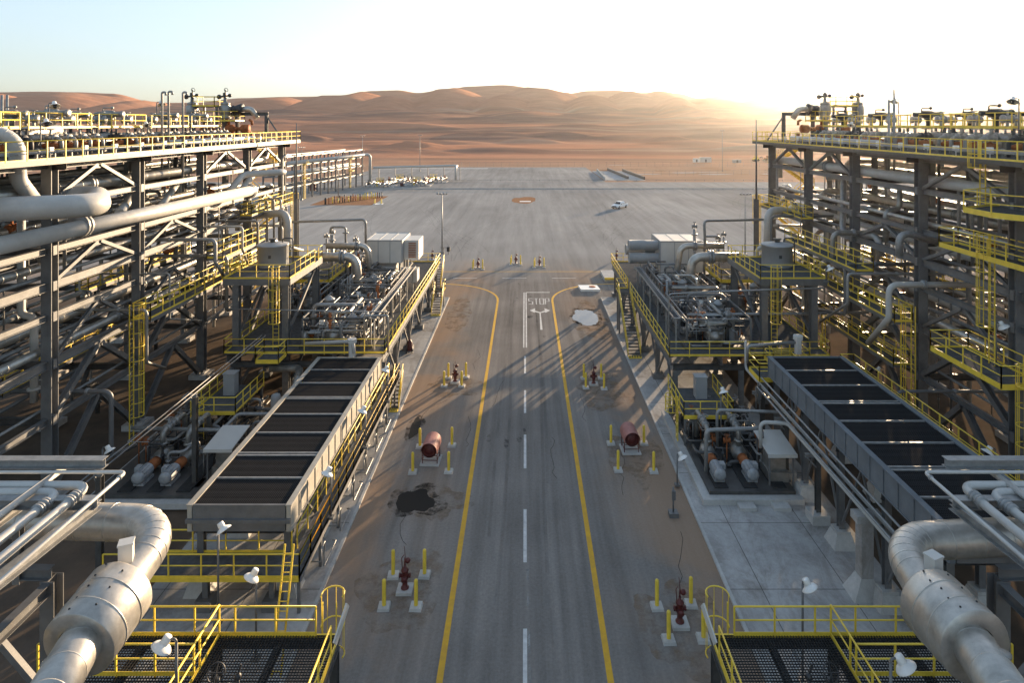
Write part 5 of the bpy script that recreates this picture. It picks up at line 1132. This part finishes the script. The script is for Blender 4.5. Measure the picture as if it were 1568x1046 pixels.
# ------------------------------------------------------------------ pickup truck
def truck():
    t = thing('pickup_truck', 'white four door pickup truck with dark windows crossing the empty yard', 'truck', (0,0,0)); W_ = .93
    def loft(name, secs, m, sm=False):      # secs: (y, z_low, z_high, half width low, half width high)
        b = MB(); vs = []
        for y, zl, zh, wl_, wh in secs: vs += [(-wl_,y,zl),(-wl_*1.02,y,zl+(zh-zl)*.55),(-wh,y,zh),(wh,y,zh),(wl_*1.02,y,zl+(zh-zl)*.55),(wl_,y,zl)]
        k = 6; fs = [(i*k+j, i*k+(j+1)%k, (i+1)*k+(j+1)%k, (i+1)*k+j) for i in range(len(secs)-1) for j in range(k)]+[tuple(range(k)), tuple(range((len(secs)-1)*k, len(secs)*k))[::-1]]
        b.add(vs, fs, sm); return b.build(name, M[m], t)
    loft('body', [(2.72,.5,.86,.80,.72),(2.6,.42,1.02,.90,.82),(1.3,.40,1.14,W_,.88),(-.9,.40,1.16,W_,.90),(-2.6,.42,1.14,W_,.90),(-2.7,.5,1.1,.88,.86)], 'carwhite')
    loft('cabin', [(1.28,1.10,1.14,.86,.84),(.55,1.10,1.72,.86,.70),(-.55,1.10,1.76,.86,.70),(-.98,1.10,1.68,.86,.70)], 'carwhite')
    b = MB()
    b.add([(-.78,1.26,1.17),(.78,1.26,1.17),(.66,.62,1.67),(-.66,.62,1.67)], [(0,1,2,3)]); b.build('windscreen', M['glassy'], t)
    for s in (-1, 1):
        for ya, yb in ((.95,.12),(.04,-.78)): b = MB(); b.add([(s*.885,ya,1.2),(s*.885,yb,1.2),(s*.765,yb,1.62),(s*.765,min(ya,.56),1.62)], [(0,1,2,3)]); b.build('side_window', M['glassy'], t)
    b = MB(); b.add([(-.7,-1.0,1.22),(.7,-1.0,1.22),(.62,-.99,1.6),(-.62,-.99,1.6)], [(0,1,2,3)]); b.build('rear_window', M['glassy'], t)
    b = MB(); b.box(-.78,.78,-2.55,-1.05,1.165,1.18); b.build('cargo_bed', M['black'], t)
    b = MB(); b.box(-.55,.55,2.70,2.76,.62,.84); b.build('grille', M['black'], t); b = MB(); b.box(-.86,.86,2.66,2.86,.42,.56); b.build('bumper', M['black'], t)
    for s in (-1, 1):
        b = MB(); b.box(s*.6,s*.82,2.66,2.74,.70,.86); b.build('headlight', M['lamp'], t)
        b = MB(); b.box(s*.95,s*1.12,.9,1.0,1.15,1.32); b.build('mirror', M['black'], t)
        for y in (1.75,-1.6):
            b = MB(); b.lathe((s*.74,y,.39), [(0,0),(.36,.01),(.39,.06),(.39,.19),(.36,.23),(0,.24)], ax=(s,0,0), n=20); wo = b.build('wheel', M['tyre'], t); WL[wo.name] = V((0,0,0))
            b = MB(); b.lathe((s*.985,y,.39), [(0,0),(.22,.0),(.23,.02),(.1,.03),(0,.03)], ax=(s,0,0), n=14); b.build('rim', M['galv'], wo)
    return t
tr = truck(); Yt = H*F/(318.5-188); tr.location = ((949-804)*Yt/F, Yt, 0); tr.rotation_euler = (0,0,R(180-24)); tr.rotation_euler = (0,0,R(141))
# ------------------------------------------------------------------ far yard: masts, barrier, fences, outlying plant
def floodmast(x, yb, yt, lb, hb_=True):
    Y = H*F/(yb-188); X = (x-804)*Y/F; zt = H-(yt-188)*Y/F; t = thing('light_mast', lb, 'light mast', (X,Y,0), 'tall thin yard light masts'); b = MB(); b.tube([(X,Y,0),(X,Y,zt)], [.14,.07], 8); b.cbox((X,Y,.2), .6,.6,.4); b.build('pole', M['galv'], t)
    b = MB(); b.bar((X-.8,Y,zt-.05),(X+.8,Y,zt-.05), .07)
    b.build('crossarm', M['steel'], t)
    for k in (-.8, -.3, .3, .8): b = MB(); b.hexa([(X+k-.16,Y-.2,zt-.0),(X+k+.16,Y-.2,zt-.0),(X+k+.12,Y+.1,zt-.0),(X+k-.12,Y+.1,zt-.0),(X+k-.16,Y-.3,zt+.18),(X+k+.16,Y-.3,zt+.18),(X+k+.12,Y+.1,zt+.25),(X+k-.12,Y+.1,zt+.25)]); b.build('floodlight', M['grey'], t)
    return t
floodmast(677,388,297,'tall thin light mast just past the left deck, with a box at its foot'); floodmast(1141,392,298,'tall thin light mast past the right deck'); floodmast(518,306,236,'light mast beside the planted strip on the left'); floodmast(462,306,226,'light mast left of the planted strip'); floodmast(643,262,207,'light mast far off at the desert edge'); floodmast(555,262,208,'light mast behind the outlying pipe rack'); floodmast(1106,262,200,'light mast far off on the right of the desert edge')
t = thing('control_box', 'small dark box on a stand at the foot of the thin light mast', 'box', P(684,386,107)*V((1,1,0))); X, Y = t.location.x, t.location.y; b = MB(); b.bar((X-.5,Y,0),(X-.5,Y,1.2),.1); b.bar((X+.3,Y,0),(X+.3,Y,1.2),.1); b.bar((X-1.1,Y,1.15),(X+.4,Y,1.15),.1); b.build('frame', M['steel'], t); b = MB(); b.cbox((X+.3,Y-.15,.9), .5,.3,.8); b.build('cabinet', M['black'], t)
def fence(x0, x1, y, hgt, sp, lb, m='galv', rails=(1,), slant=0, name='guard_rail', cat='barrier', wire=False):
    n = int((x1-x0)/sp); step = 1
    t = thing(name, lb, cat, (x0, y, 0))
    n = min(n, 99)
    for i in range(n+1): x = x0+(x1-x0)*i/n; b = MB(); b.bar((x,y+slant*i/n,0),(x,y+slant*i/n,hgt), .09 if not wire else .06); b.build('post', M[m], t)
    for z in rails: b = MB(); b.bar((x0,y-.1,hgt*z-.1),(x1,y-.1+slant,hgt*z-.1), .04, .14 if not wire else .04); b.build('rail', M[m], t)
    return t
fence(-82, 84, 208.6, .8, 3.2, 'long low grey steel barrier along the far edge of the yard'); k = MB(); k.box(-120, 150, 212, 212.5, 0, .22); k.box(-120, 150, 214.0, 214.5, 0, .22); o = k.build('kerb', M['concrete_lt']); o['kind'] = 'structure'
fence(-82, 100, 239.6, .8, 3.6, 'second low grey barrier beyond the outer road', rails=(1,))
fence(-40, 150, 321, 2.4, 4, 'long wire fence with thin posts at the desert edge', wire=True, rails=(1,.5,.1), name='wire_fence', cat='fence')
fence(32, 140, 262, 2.2, 3.4, 'wire fence with leaning posts on the sand right of the outer yard', wire=True, rails=(1,.5), slant=14, name='wire_fence', cat='fence')
slab('concrete_yard_strip', -72, -18, 306, 312, .012, M['concrete_lt']); slab('drain_channel', 30.5, 46, 244, 292, .02, M['concrete_lt'])
for i, (x, ya, yb) in enumerate(((30.4, 246, 290), (40, 250, 296), (46, 248, 290))): b = MB(); b.hexa([(x,ya,0),(x+.5,ya,0),(x+.5+(-2 if i else 2),yb,0),(x+(-2 if i else 2),yb,0),(x,ya,1.2),(x+.5,ya,1.2),(x+.5+(-2 if i else 2),yb,1.2),(x+(-2 if i else 2),yb,1.2)]); tag(b.build('channel_wall', M['steel_dark'] if i else M['concrete_lt']), 'low %s wall of the drainage cut, %s of three' % ('dark' if i else 'pale', ('left','middle','right')[i]), 'wall')
# sandy service tracks climbing from the yard
# outlying pipe rack and metering skids on the far left
t = thing('outlying_rack', 'long grey pipe rack far off behind the left rack end', 'pipe rack', (-60, 205, 0)); A, B = V((-66, 176, 0)), V((-57, 224, 0)); n = 10
for i in range(n+1):
    p = A.lerp(B, i/n)
    for dx in (0, -6): b = MB(); b.hb(p+V((dx,0,0)), p+V((dx,0,12.6)), .4,.4,V((0,1,0))); b.build('column', M['steel'], t)
    for z in (4, 7, 10, 12.4): b = MB(); b.bar(p+V((-6,0,z)), p+V((.6,0,z)), .3); b.build('cross_beam', M['steel'], t)
for z in (4, 7, 10, 12.6):
    for dx in (0, -6): b = MB(); b.bar(A+V((dx,0,z)), B+V((dx,0,z)), .3, .4); b.build('beam', M['galv'], t)
for k in (2, 8): p = A.lerp(B, k/n); b = MB(); b.bar(p+V((.3,-.6,0)), p+V((.3,-.6,10)), .12); b.bar(p+V((.3,.6,0)), p+V((.3,.6,10)), .12); b.cbox(p+V((.6,0,10)), 1.5, 2.4, .2); b.cbox(p+V((.6,0,6)), 1.5, 2.4, .2); rail_mb([p+V((1.3,-1.2,10)), p+V((1.3,1.2,10))], b=b); b.build('ladder', M['yellow'], t)
pipe('fat pale pipe on the outlying rack that drops to the ground at its end', [A+V((.8,0,10.9)), B+V((.8,-.5,10.9)), B+V((2.4,1.5,10.9)), B+V((2.4,1.5,.5))], .5, 'white', 1.3, None, 14)
for i, (dx, r) in enumerate(((-1.2,.3),(-2.4,.4),(-3.6,.25),(-4.8,.35))): pipe('pipe lying in the outlying rack, %s from the road side' % ORD[i], [A+V((dx,0,7.6)), B+V((dx,0,7.6))], r, 'white', None, 'pipes lying in the outlying rack', 8)
b = pipe('pale pipe bridge on thin legs beyond the metering skids', [(-57,240,5.2), (-26,246,5.6), (-26,240,5.6), (-26,240,.5)], .45, 'white', 1.2, None, 12)
for i in range(6): x = -55+i*6; tag(MB().bar((x,240.6+i,0),(x,240.6+i,5), .22).build('pipe_support', M['steel']), 'thin leg under the far pipe bridge', 'support', 'legs of the far pipe bridge')
for q, (cx, cy) in enumerate(((-50, 222), (-38, 226), (-46, 236), (-34, 238))):
    t = thing('metering_skid', '%s low skid of parallel pipes and valves far off on the left' % ('near left','near right','far left','far right')[q], 'pipe skid', (cx, cy, 0)); rn = random.Random(q)
    b = MB(); b.box(cx-5, cx+5, cy-4, cy+4, 0, .2); b.build('pad', M['concrete_lt'], t)
    for k in range(6):
        x = cx-4+k*1.5; r = rn.choice((.15,.2,.3)); b = MB(); b.tube([(x,cy-5,.3),(x,cy-5,1.3),(x+.8,cy+5,1.3),(x+.8,cy+5,.3)], r, 8, .6); b.flange((x+.3,cy-1,1.3),(0,1,0), r*1.7,.3,10); b.build('pipe', M[rn.choice(('white','alu','galv'))], t)
        b = MB(); valve_mb(b, (x+.4, cy+rn.uniform(-3,3), 1.3), (0,1,0), .3); b.build('valve', M[rn.choice(('rust','galv','black'))], t)
    b = MB(); b.box(cx-1, cx+1.4, cy-2.6, cy-1.4, 1.9, 2.0); rail_mb([(cx-1,cy-2.6,2),(cx+1.4,cy-2.6,2),(cx+1.4,cy-1.4,2),(cx-1,cy-1.4,2),(cx-1,cy-2.6,2)], 1.1, 1, b); b.bar((cx-.9,cy-2,0),(cx-.9,cy-2,2),.5,.1); b.build('step_over', M['yellow'], t)
for x, y, lb in ((478.5,292,'small dark red cabin box far off near the left rack end'), (616,285,'tiny red box beside the far metering skids')): Y = H*F/(y-188); X = (x-804)*Y/F; w_ = 1.2 if x < 500 else .6; t = thing('hose_box', lb, 'box', (X,Y,0)); b = MB(); b.box(X-w_,X+w_,Y-.8,Y+.8,.15,w_*1.9); b.hexa([(X-w_-.1,Y-.9,w_*1.9),(X+w_+.1,Y-.9,w_*1.9),(X+w_+.1,Y+.9,w_*1.9),(X-w_-.1,Y+.9,w_*1.9),(X-w_-.1,Y-.2,w_*2.15),(X+w_+.1,Y-.2,w_*2.15),(X+w_+.1,Y+.2,w_*2.15),(X-w_-.1,Y+.2,w_*2.15)]); b.build('box_body', M['red'], t); b = MB(); b.box(X+.05,X+.12,Y-.83,Y-.8,.2,w_*1.8); b.build('door_seam', M['black'], t)
# planted strip: stubby posts on a sandy island
slab('sand_island', -57.5, -41, 171, 192, .012, M['damp'])
rn = random.Random(6)
for i in range(24):
    x, y = -54+i*.52+rn.uniform(-.2,.2), 172+i*.72+rn.uniform(-.5,.5); hh = rn.uniform(1.1, 1.9); b = MB(); b.tube([(x,y,0),(x,y,hh)], .13, 8); b.lathe((x,y,hh), [(.13,0),(.17,.05),(.17,.2),(0,.3)], n=8); tag(b.build('stub_post', M[rn.choice(('yellow','rust','black','yellow'))]), 'stubby marker post crowded on the sandy island', 'post', 'stubby posts on the sandy island')
Y = H*F/(312-188)
for i, dx in enumerate((-.9, .9)): 
    for j, dy in enumerate((-.5, .5)): put('b', bollard, (579-804)*Y/F+dx, Y+dy, 'yellow post on the small white slab in the left yard, %s %s' % (('near','far')[j], ('left','right')[i]), 'posts on the small white yard slab')
slab('yard_slab', (572-804)*Y/F, (587-804)*Y/F, Y-1.3, Y+1, .012, M['lamp'])
Y = H*F/(306-188); slab('pit_slab', -1.5, 1.6, Y-4.5, Y-2.5, .02, M['lamp'])
# machines and huts at the desert edge on the right
for i, (x, y, w_, h_, m) in enumerate(((1158,247,5,2.4,'yellow'),(1176,246,5,2.6,'rust'),(1080,249,6,2.6,'cream'),(1066,249,3,2,'lamp'),(1128,250,4,1.6,'grey'))):
    Y = H*F/(y-188); X = (x-804)*Y/F; t = thing('site_cabin' if i > 1 else 'earth_mover', ['yellow wheeled digger working at the desert edge','brown wheeled loader beside the digger','long cream site cabin at the desert edge','small white site hut beside the cream cabin','low grey container left of the machines'][i], 'cabin' if i > 1 else 'digger', (X,Y,0)); b = MB()
    if i > 1: b.box(X-w_/2,X+w_/2,Y-1.3,Y+1.3,.3,h_+.3); b.build('hut_body', M[m], t); b = MB(); b.box(X-w_/2-.1,X+w_/2+.1,Y-1.4,Y+1.4,h_+.301,h_+.42); b.build('roof', M['grey'], t); b = MB(); b.box(X-.5,X+.4,Y-1.34,Y-1.305,.4,2.0); b.build('door', M['steel_dark'], t)
    else:
        b.box(X-2,X+1.4,Y-1,Y+1,.9,1.9); b.box(X-.9,X+.7,Y-.9,Y+.9,1.9,3.0); b.build('machine_body', M[m], t); b = MB(); b.bar((X+1.2,Y,1.6),(X+3.2,Y,2.8),.3); b.bar((X+3.2,Y,2.8),(X+4.2,Y,.8),.25); b.box(X+3.8,X+4.8,Y-.8,Y+.8,.3,.9); b.build('arm', M['steel_dark'], t)
        for dx in (-1.3, .9): b = MB(); b.lathe((X+dx,Y-1.2,.75), [(0,0),(.7,.02),(.75,.1),(.75,2.2),(.7,2.38),(0,2.4)], ax=(0,1,0), n=16); b.build('wheel', M['tyre'], t)
# ------------------------------------------------------------------ near corner platforms and big insulated pipes
def near_side(s):
    sw = SIDE[s]; z = 3.36; xr = 6.78; y0, y1 = 15.5, 23.25
    t = thing('grating_platform', 'dark open grating platform with bright yellow railings in the near %s corner' % sw, 'platform', (s*9, y0, z))
    for nm, xa, xb, ya, zz in (('grating', xr, 11.05, y0, z), ('grating', 11.15, 16.4, y0-3, z)):
        b = MB(); n = int((y1-ya)/.11)
        for i in range(n+1): y = ya+(y1-ya)*i/n; b.bar((s*xa, y, zz-.02), (s*xb, y, zz-.02), .012, .04)
        k = int((xb-xa)/.1)
        for i in range(k+1): x = xa+(xb-xa)*i/k; b.bar((s*x, ya, zz-.012), (s*x, y1, zz-.012), .016, .04, V((0,0,1)))
        b.build(nm, M['grate'], t)
    fr = ((xr, y0, xr, y1), (11.1, y0-3, 11.1, y1), (16.4, y0-3, 16.4, y1), (xr, y1, 16.4, y1), (xr, 19.4, 16.4, 19.4), (8.9, y0, 8.9, y1), (13.8, y0, 13.8, y1))
    for i, (xa, ya, xb, yb) in enumerate(fr): b = MB(); d = .013*i; b.hb((s*xa, ya, z-.26-d), (s*xb, yb, z-.26-d), .16, .3); b.build('beam', M['steel_dark'], t)
    rail_mb([(s*16.4, y1, z), (s*7.6, y1, z)], 1.05, 1.45).build('guardrail', M['yellow'], t)
    rail_mb([(s*xr, y1-.9, z), (s*xr, y0, z)], 1.05, 1.4, r=.034).build('guardrail', M['yellow'], t)
    rail_mb([(s*11.1, y1-.02, z+.0), (s*11.1, y0-2, z+.0)], 1.12, 1.45, r=.036).build('guardrail', M['yellow'], t)
    rail_mb([(s*16.4, y1-1.7, z+.02), (s*11.15, y1-1.7, z+.02)], 1.05, 1.45).build('guardrail', M['yellow'], t)
    b = MB(); b.bar((s*xr, y0, z-.14), (s*xr, y1, z-.06), .05, .16); b.bar((s*xr, y1+.03, z-.06), (s*16.4, y1+.03, z-.06), .05, .16); b.build('edge_plate', M['yellow'], t)
    ladder_part(t, (s*7.15, y1+.15, .1), (s*7.15, y1+.15, z), (0,1,0), 2.1, .5, .8)
    b = MB(); b.bar((s*6.62, y1-1.0, z+.5), (s*6.42, y1-.1, z+1.2), .06, .3); b.build('gate', M['cream'], t)
    for x, y in ((xr+.1, y1-.15), (xr+.1, 17), (11.1, y1-.2), (16.3, y1-.2), (11.1, 14)): b = MB(); b.hb((s*x, y, .2), (s*x, y, z-.45), .28, .28, V((0,1,0))); b.cbox((s*x, y, .2), .7,.7,.4); b.build('leg', M['steel_dark'], t)
    # side ladder leaning up from the platform
    if s < 0:
        l = thing('upright_ladder', 'yellow ladder with close rungs rising behind the lower left railing', 'ladder', (-8.9, 24.3, .1)); p = [P(416,972,24.0), P(430,972,24.0)]; b = MB()
        for q in p: b.bar((q.x, q.y, 1.2), (q.x+.05, q.y+1.2, 5.4), .07, .04)
        b.build('side_rail', M['yellow'], l)
        for i in range(13): f = i/13; b = MB(); b.tube([(p[0].x+.05*f, 24+1.2*f, 1.4+4.0*f), (p[1].x+.05*f, 24+1.2*f, 1.4+4.0*f)], .018, 5); b.build('rung', M['yellow'], l)
    # valve line crossing under the lens
    xa, xb = (9.7, 12.2) if s < 0 else (9.6, 13.4); v = thing('valve_line', 'grey flanged pipe with a handwheel valve lying on the near %s grating' % sw, 'valve', (s*xa, 20.6, z)); yv, zv = 20.4, z+.42
    b = MB(); b.tube([(s*(xa-1.2), yv, zv), (s*(xb+1.5), yv, zv)], .12, 12)
    for x in (xa-.9, xa-.5, xa+.6, xa+.9, xb): b.flange((s*x, yv, zv), (1,0,0), .22, .09, 14)
    b.build('pipe', M['galv'], v); b = MB(); valve_mb(b, (s*(xa+.1), yv, zv), (1,0,0), .16, False); b.build('valve_body', M['black'], v)
    b = MB(); q = V((s*(xa+.1), yv-.1, zv+.75)); b.tube([q-V((0,0,.5)), q], .03, 6); b.ring(q, (.2,-.7,.5), .26, .02, 20, 6); b.bar(q-V((.25,0,0)), q+V((.25,0,0)), .025); b.bar(q-V((0,.15,.2)), q+V((0,.15,.2)), .025); b.build('handwheel', M['black'], v)
    b = MB(); q = V((s*(xa-.55), yv, zv)); b.tube([q, q+V((0,0,.45))], .05, 8); b.ball(q+V((0,0,.55)), .11, 8, 6); b.bar(q+V((0,0,.6)), q+V((.1,0,.95)), .05); b.build('small_valve', M['black'], v)
near_side(-1); near_side(1)
# big insulated pipe with fat silencer
def big_pipe(s):
    sw = SIDE[s]
    if s > 0: e, mid0, mid1, end, outer = P(1371,830,20.0), P(1422,918,18.0), P(1494,992,16.3), P(1560,1090,14.2), V((24, 20.6, 9.05))
    else: e, mid0, mid1, end, outer = P(258,802,20.4), P(188,900,18.1), P(120,990,16.4), P(62,1090,14.2), V((-24, 20.8, 9.3))
    e2 = e.copy(); t = thing('insulated_pipe', 'very large clad pipe with fat silencer in the near %s corner' % sw, 'pipe', mid0)
    r = .53; b = MB(); insulated(b, [outer, e2, mid0.lerp(mid1, .1), mid0.lerp(mid1, .9), end], r, 1.45, 28, .95, .009); b.build('clad_pipe', M['alu'], t)
    ax = (mid1-mid0).normalized(); L = (mid1-mid0).length; rr = .94
    b = MB(); b.lathe(mid0, [(r,.0),(rr*.93,.05),(rr,.14),(rr,L-.02),(rr*.985,L),(r,L+.01)], ax=ax, n=40)
    for f in (.35, .7): b.lathe(mid0+ax*L*f, [(rr,0),(rr+.014,.003),(rr+.014,.03),(rr,.033)], ax=ax, n=40)
    mo = b.build('silencer', M['alu'], t); WL[mo.name] = V(t.location)
    a_, b_ = frame(ax); bb = MB(); rn = random.Random(3)
    for i in range(5):
        f = .1+i*.2; an = R(70 if i % 2 else 74); c = mid0+ax*L*f+(a_*math.cos(an)+b_*math.sin(an))*(rr+.005); bb.ball(c, .03, 6, 4)
    for i in range(3): c = mid0+ax*L*(.2+.3*i)+(a_*math.cos(R(110))+b_*math.sin(R(110)))*(rr+.005); bb.ball(c, .03, 6, 4)
    bb.build('rivet', M['black'], mo)
    c = mid0-ax*.3+V((-.1 if s < 0 else .35,0,.42)); b = MB(); b.cbox(c+V((0,0,.2)), .36, .32, .8, .4); b.cbox(c+V((0,0,.62)), .4, .36, .05, .4); b.build('inspection_box', M['cream'], t)
    b = MB(); b.lathe(mid1+ax*.9+b_*(r-.02), [(.16,0),(.16,.06),(.11,.08),(0,.08)], ax=b_, n=14); b.build('port_cap', M['alu_dark'], t)
    # steelwork carrying it
    g = thing('pipe_trestle', 'near %s steel trestle with slanting struts under the big clad pipe' % sw, 'steel frame', (s*14.4, 19.6, 0)); zt = 8.35
    for x, y in ((14.2, 19.2), (20.5, 19.4), (14.2, 13)): b = MB(); b.hb((s*x, y, .2), (s*x, y, zt), .42, .42, V((0,1,0))); b.build('column', M['steel'], g)
    for i, (p, q) in enumerate((((14.2,19.2,zt+.14),(22,19.4,zt+.14)), ((14.2,10,zt-.2),(14.2,19,zt-.2)))): b = MB(); b.hb((s*p[0],p[1],p[2]), (s*q[0],q[1],q[2]), .26, .34); b.build('beam', M['steel'], g)
    for p, q in (((14.2,19.2,4.2),(12.2,20.4,8.0)), ((14.2,19.2,4.6),(17.4,19.3,8.2)), ((14.2,19.0,4.4),(14.2,15.5,8.1)), ((14.2,19.2,1.2),(17.5,19.3,4.4))): b = MB(); b.bar((s*p[0],p[1],p[2]), (s*q[0],q[1],q[2]), .17, .2); b.build('strut', M['steel'], g)
    for k in range(3): b = MB(); xx = (13.4, 13.4, 17.8)[k]; yy = (17.6, 14.6, 17.6)[k]; rail_mb([(s*xx, yy, 5.4), (s*xx, yy-2.6, 5.4)], 1.05, 1.3, b); b.box(s*xx, s*(xx+.9), yy-2.6, yy, 5.33, 5.38); b.build('service_step', M['yellow'], g)
    # small pipe bundle on cantilever beams
    c = thing('bracket_frame', 'pale steel bracket beams holding the small pipes in the near %s corner' % sw, 'steel frame', (s*14, 20, 9.6))
    for i, (p, q) in enumerate((((-13.3,19.9,10.15),(-14.3,9,10.15)), ((-13.7,20.9,10.9),(-22,20.9,10.9)), ((-15.6,20.4,10.2),(-15.9,9,10.2)), ((-13.1,19.6,10.36),(-17,19.6,10.36)))): b = MB(); b.hb((-s*p[0],p[1],p[2]), (-s*q[0],q[1],q[2]), .3, .3); b.build('beam', M['galv'], c)
    for x, y in ((15.2,19.2), (15.2,13)): b = MB(); b.hb((s*x, y, 8.2), (s*x, y, 10.0), .22, .22, V((0,1,0))); b.build('stub_column', M['steel'], c)
    nm = ['thinnest', 'middle', 'inner']
    for i, (x, r_, y, zz) in enumerate(((12.85,.055,20.6,10.75), (13.75,.13,20.2,10.55), (14.45,.13,19.9,10.5))):
        pipe('%s pale pipe bending towards the viewer on the near %s brackets' % (nm[i], sw), [(s*24, y, zz), (s*x, y, zz), (s*(x+.05), 8, zz)], r_, 'white', r_*3.2, 'small pipes on the near brackets', 14, [((s*x, y-.7, zz), (0,1,0)), ((s*x, y-.95, zz), (0,1,0))] if i else [((s*x, y-.35, zz), (0,1,0))])
    pipe('pale straight pipe furthest out on the near %s brackets' % sw, [(s*15.2, 21.2, 10.62), (s*15.3, 8, 10.62)], .1, 'white', .3, None, 12, [((s*15.2, 17, 10.62), (0,1,0))])
    pipe('slim rod like pipe under the %s bracket beams' % sw, [(s*24, 19.0, 9.1+.9), (s*16.3, 19.0, 10.0), (s*16.4, 8, 10.0)], .06, 'steel', .2, None, 8)
big_pipe(-1); big_pipe(1)
# ------------------------------------------------------------------ air
hb = MB(); hb.box(-3300, 3300, -60, 3100, -1.2, 230)
hz = hb.build('haze', plain('haze_surface', (1,1,1))); hz['kind'] = 'stuff'
hm = hz.data.materials[0]; hn = hm.node_tree.nodes; hn.remove(hn['Principled BSDF'])
pv = hn.new('ShaderNodeVolumePrincipled'); pv.inputs['Color'].default_value = (.97,.95,.92,1); pv.inputs['Density'].default_value = .00004
pv.inputs['Anisotropy'].default_value = .8
hm.node_tree.links.new(pv.outputs[0], hn['Material Output'].inputs['Volume'])
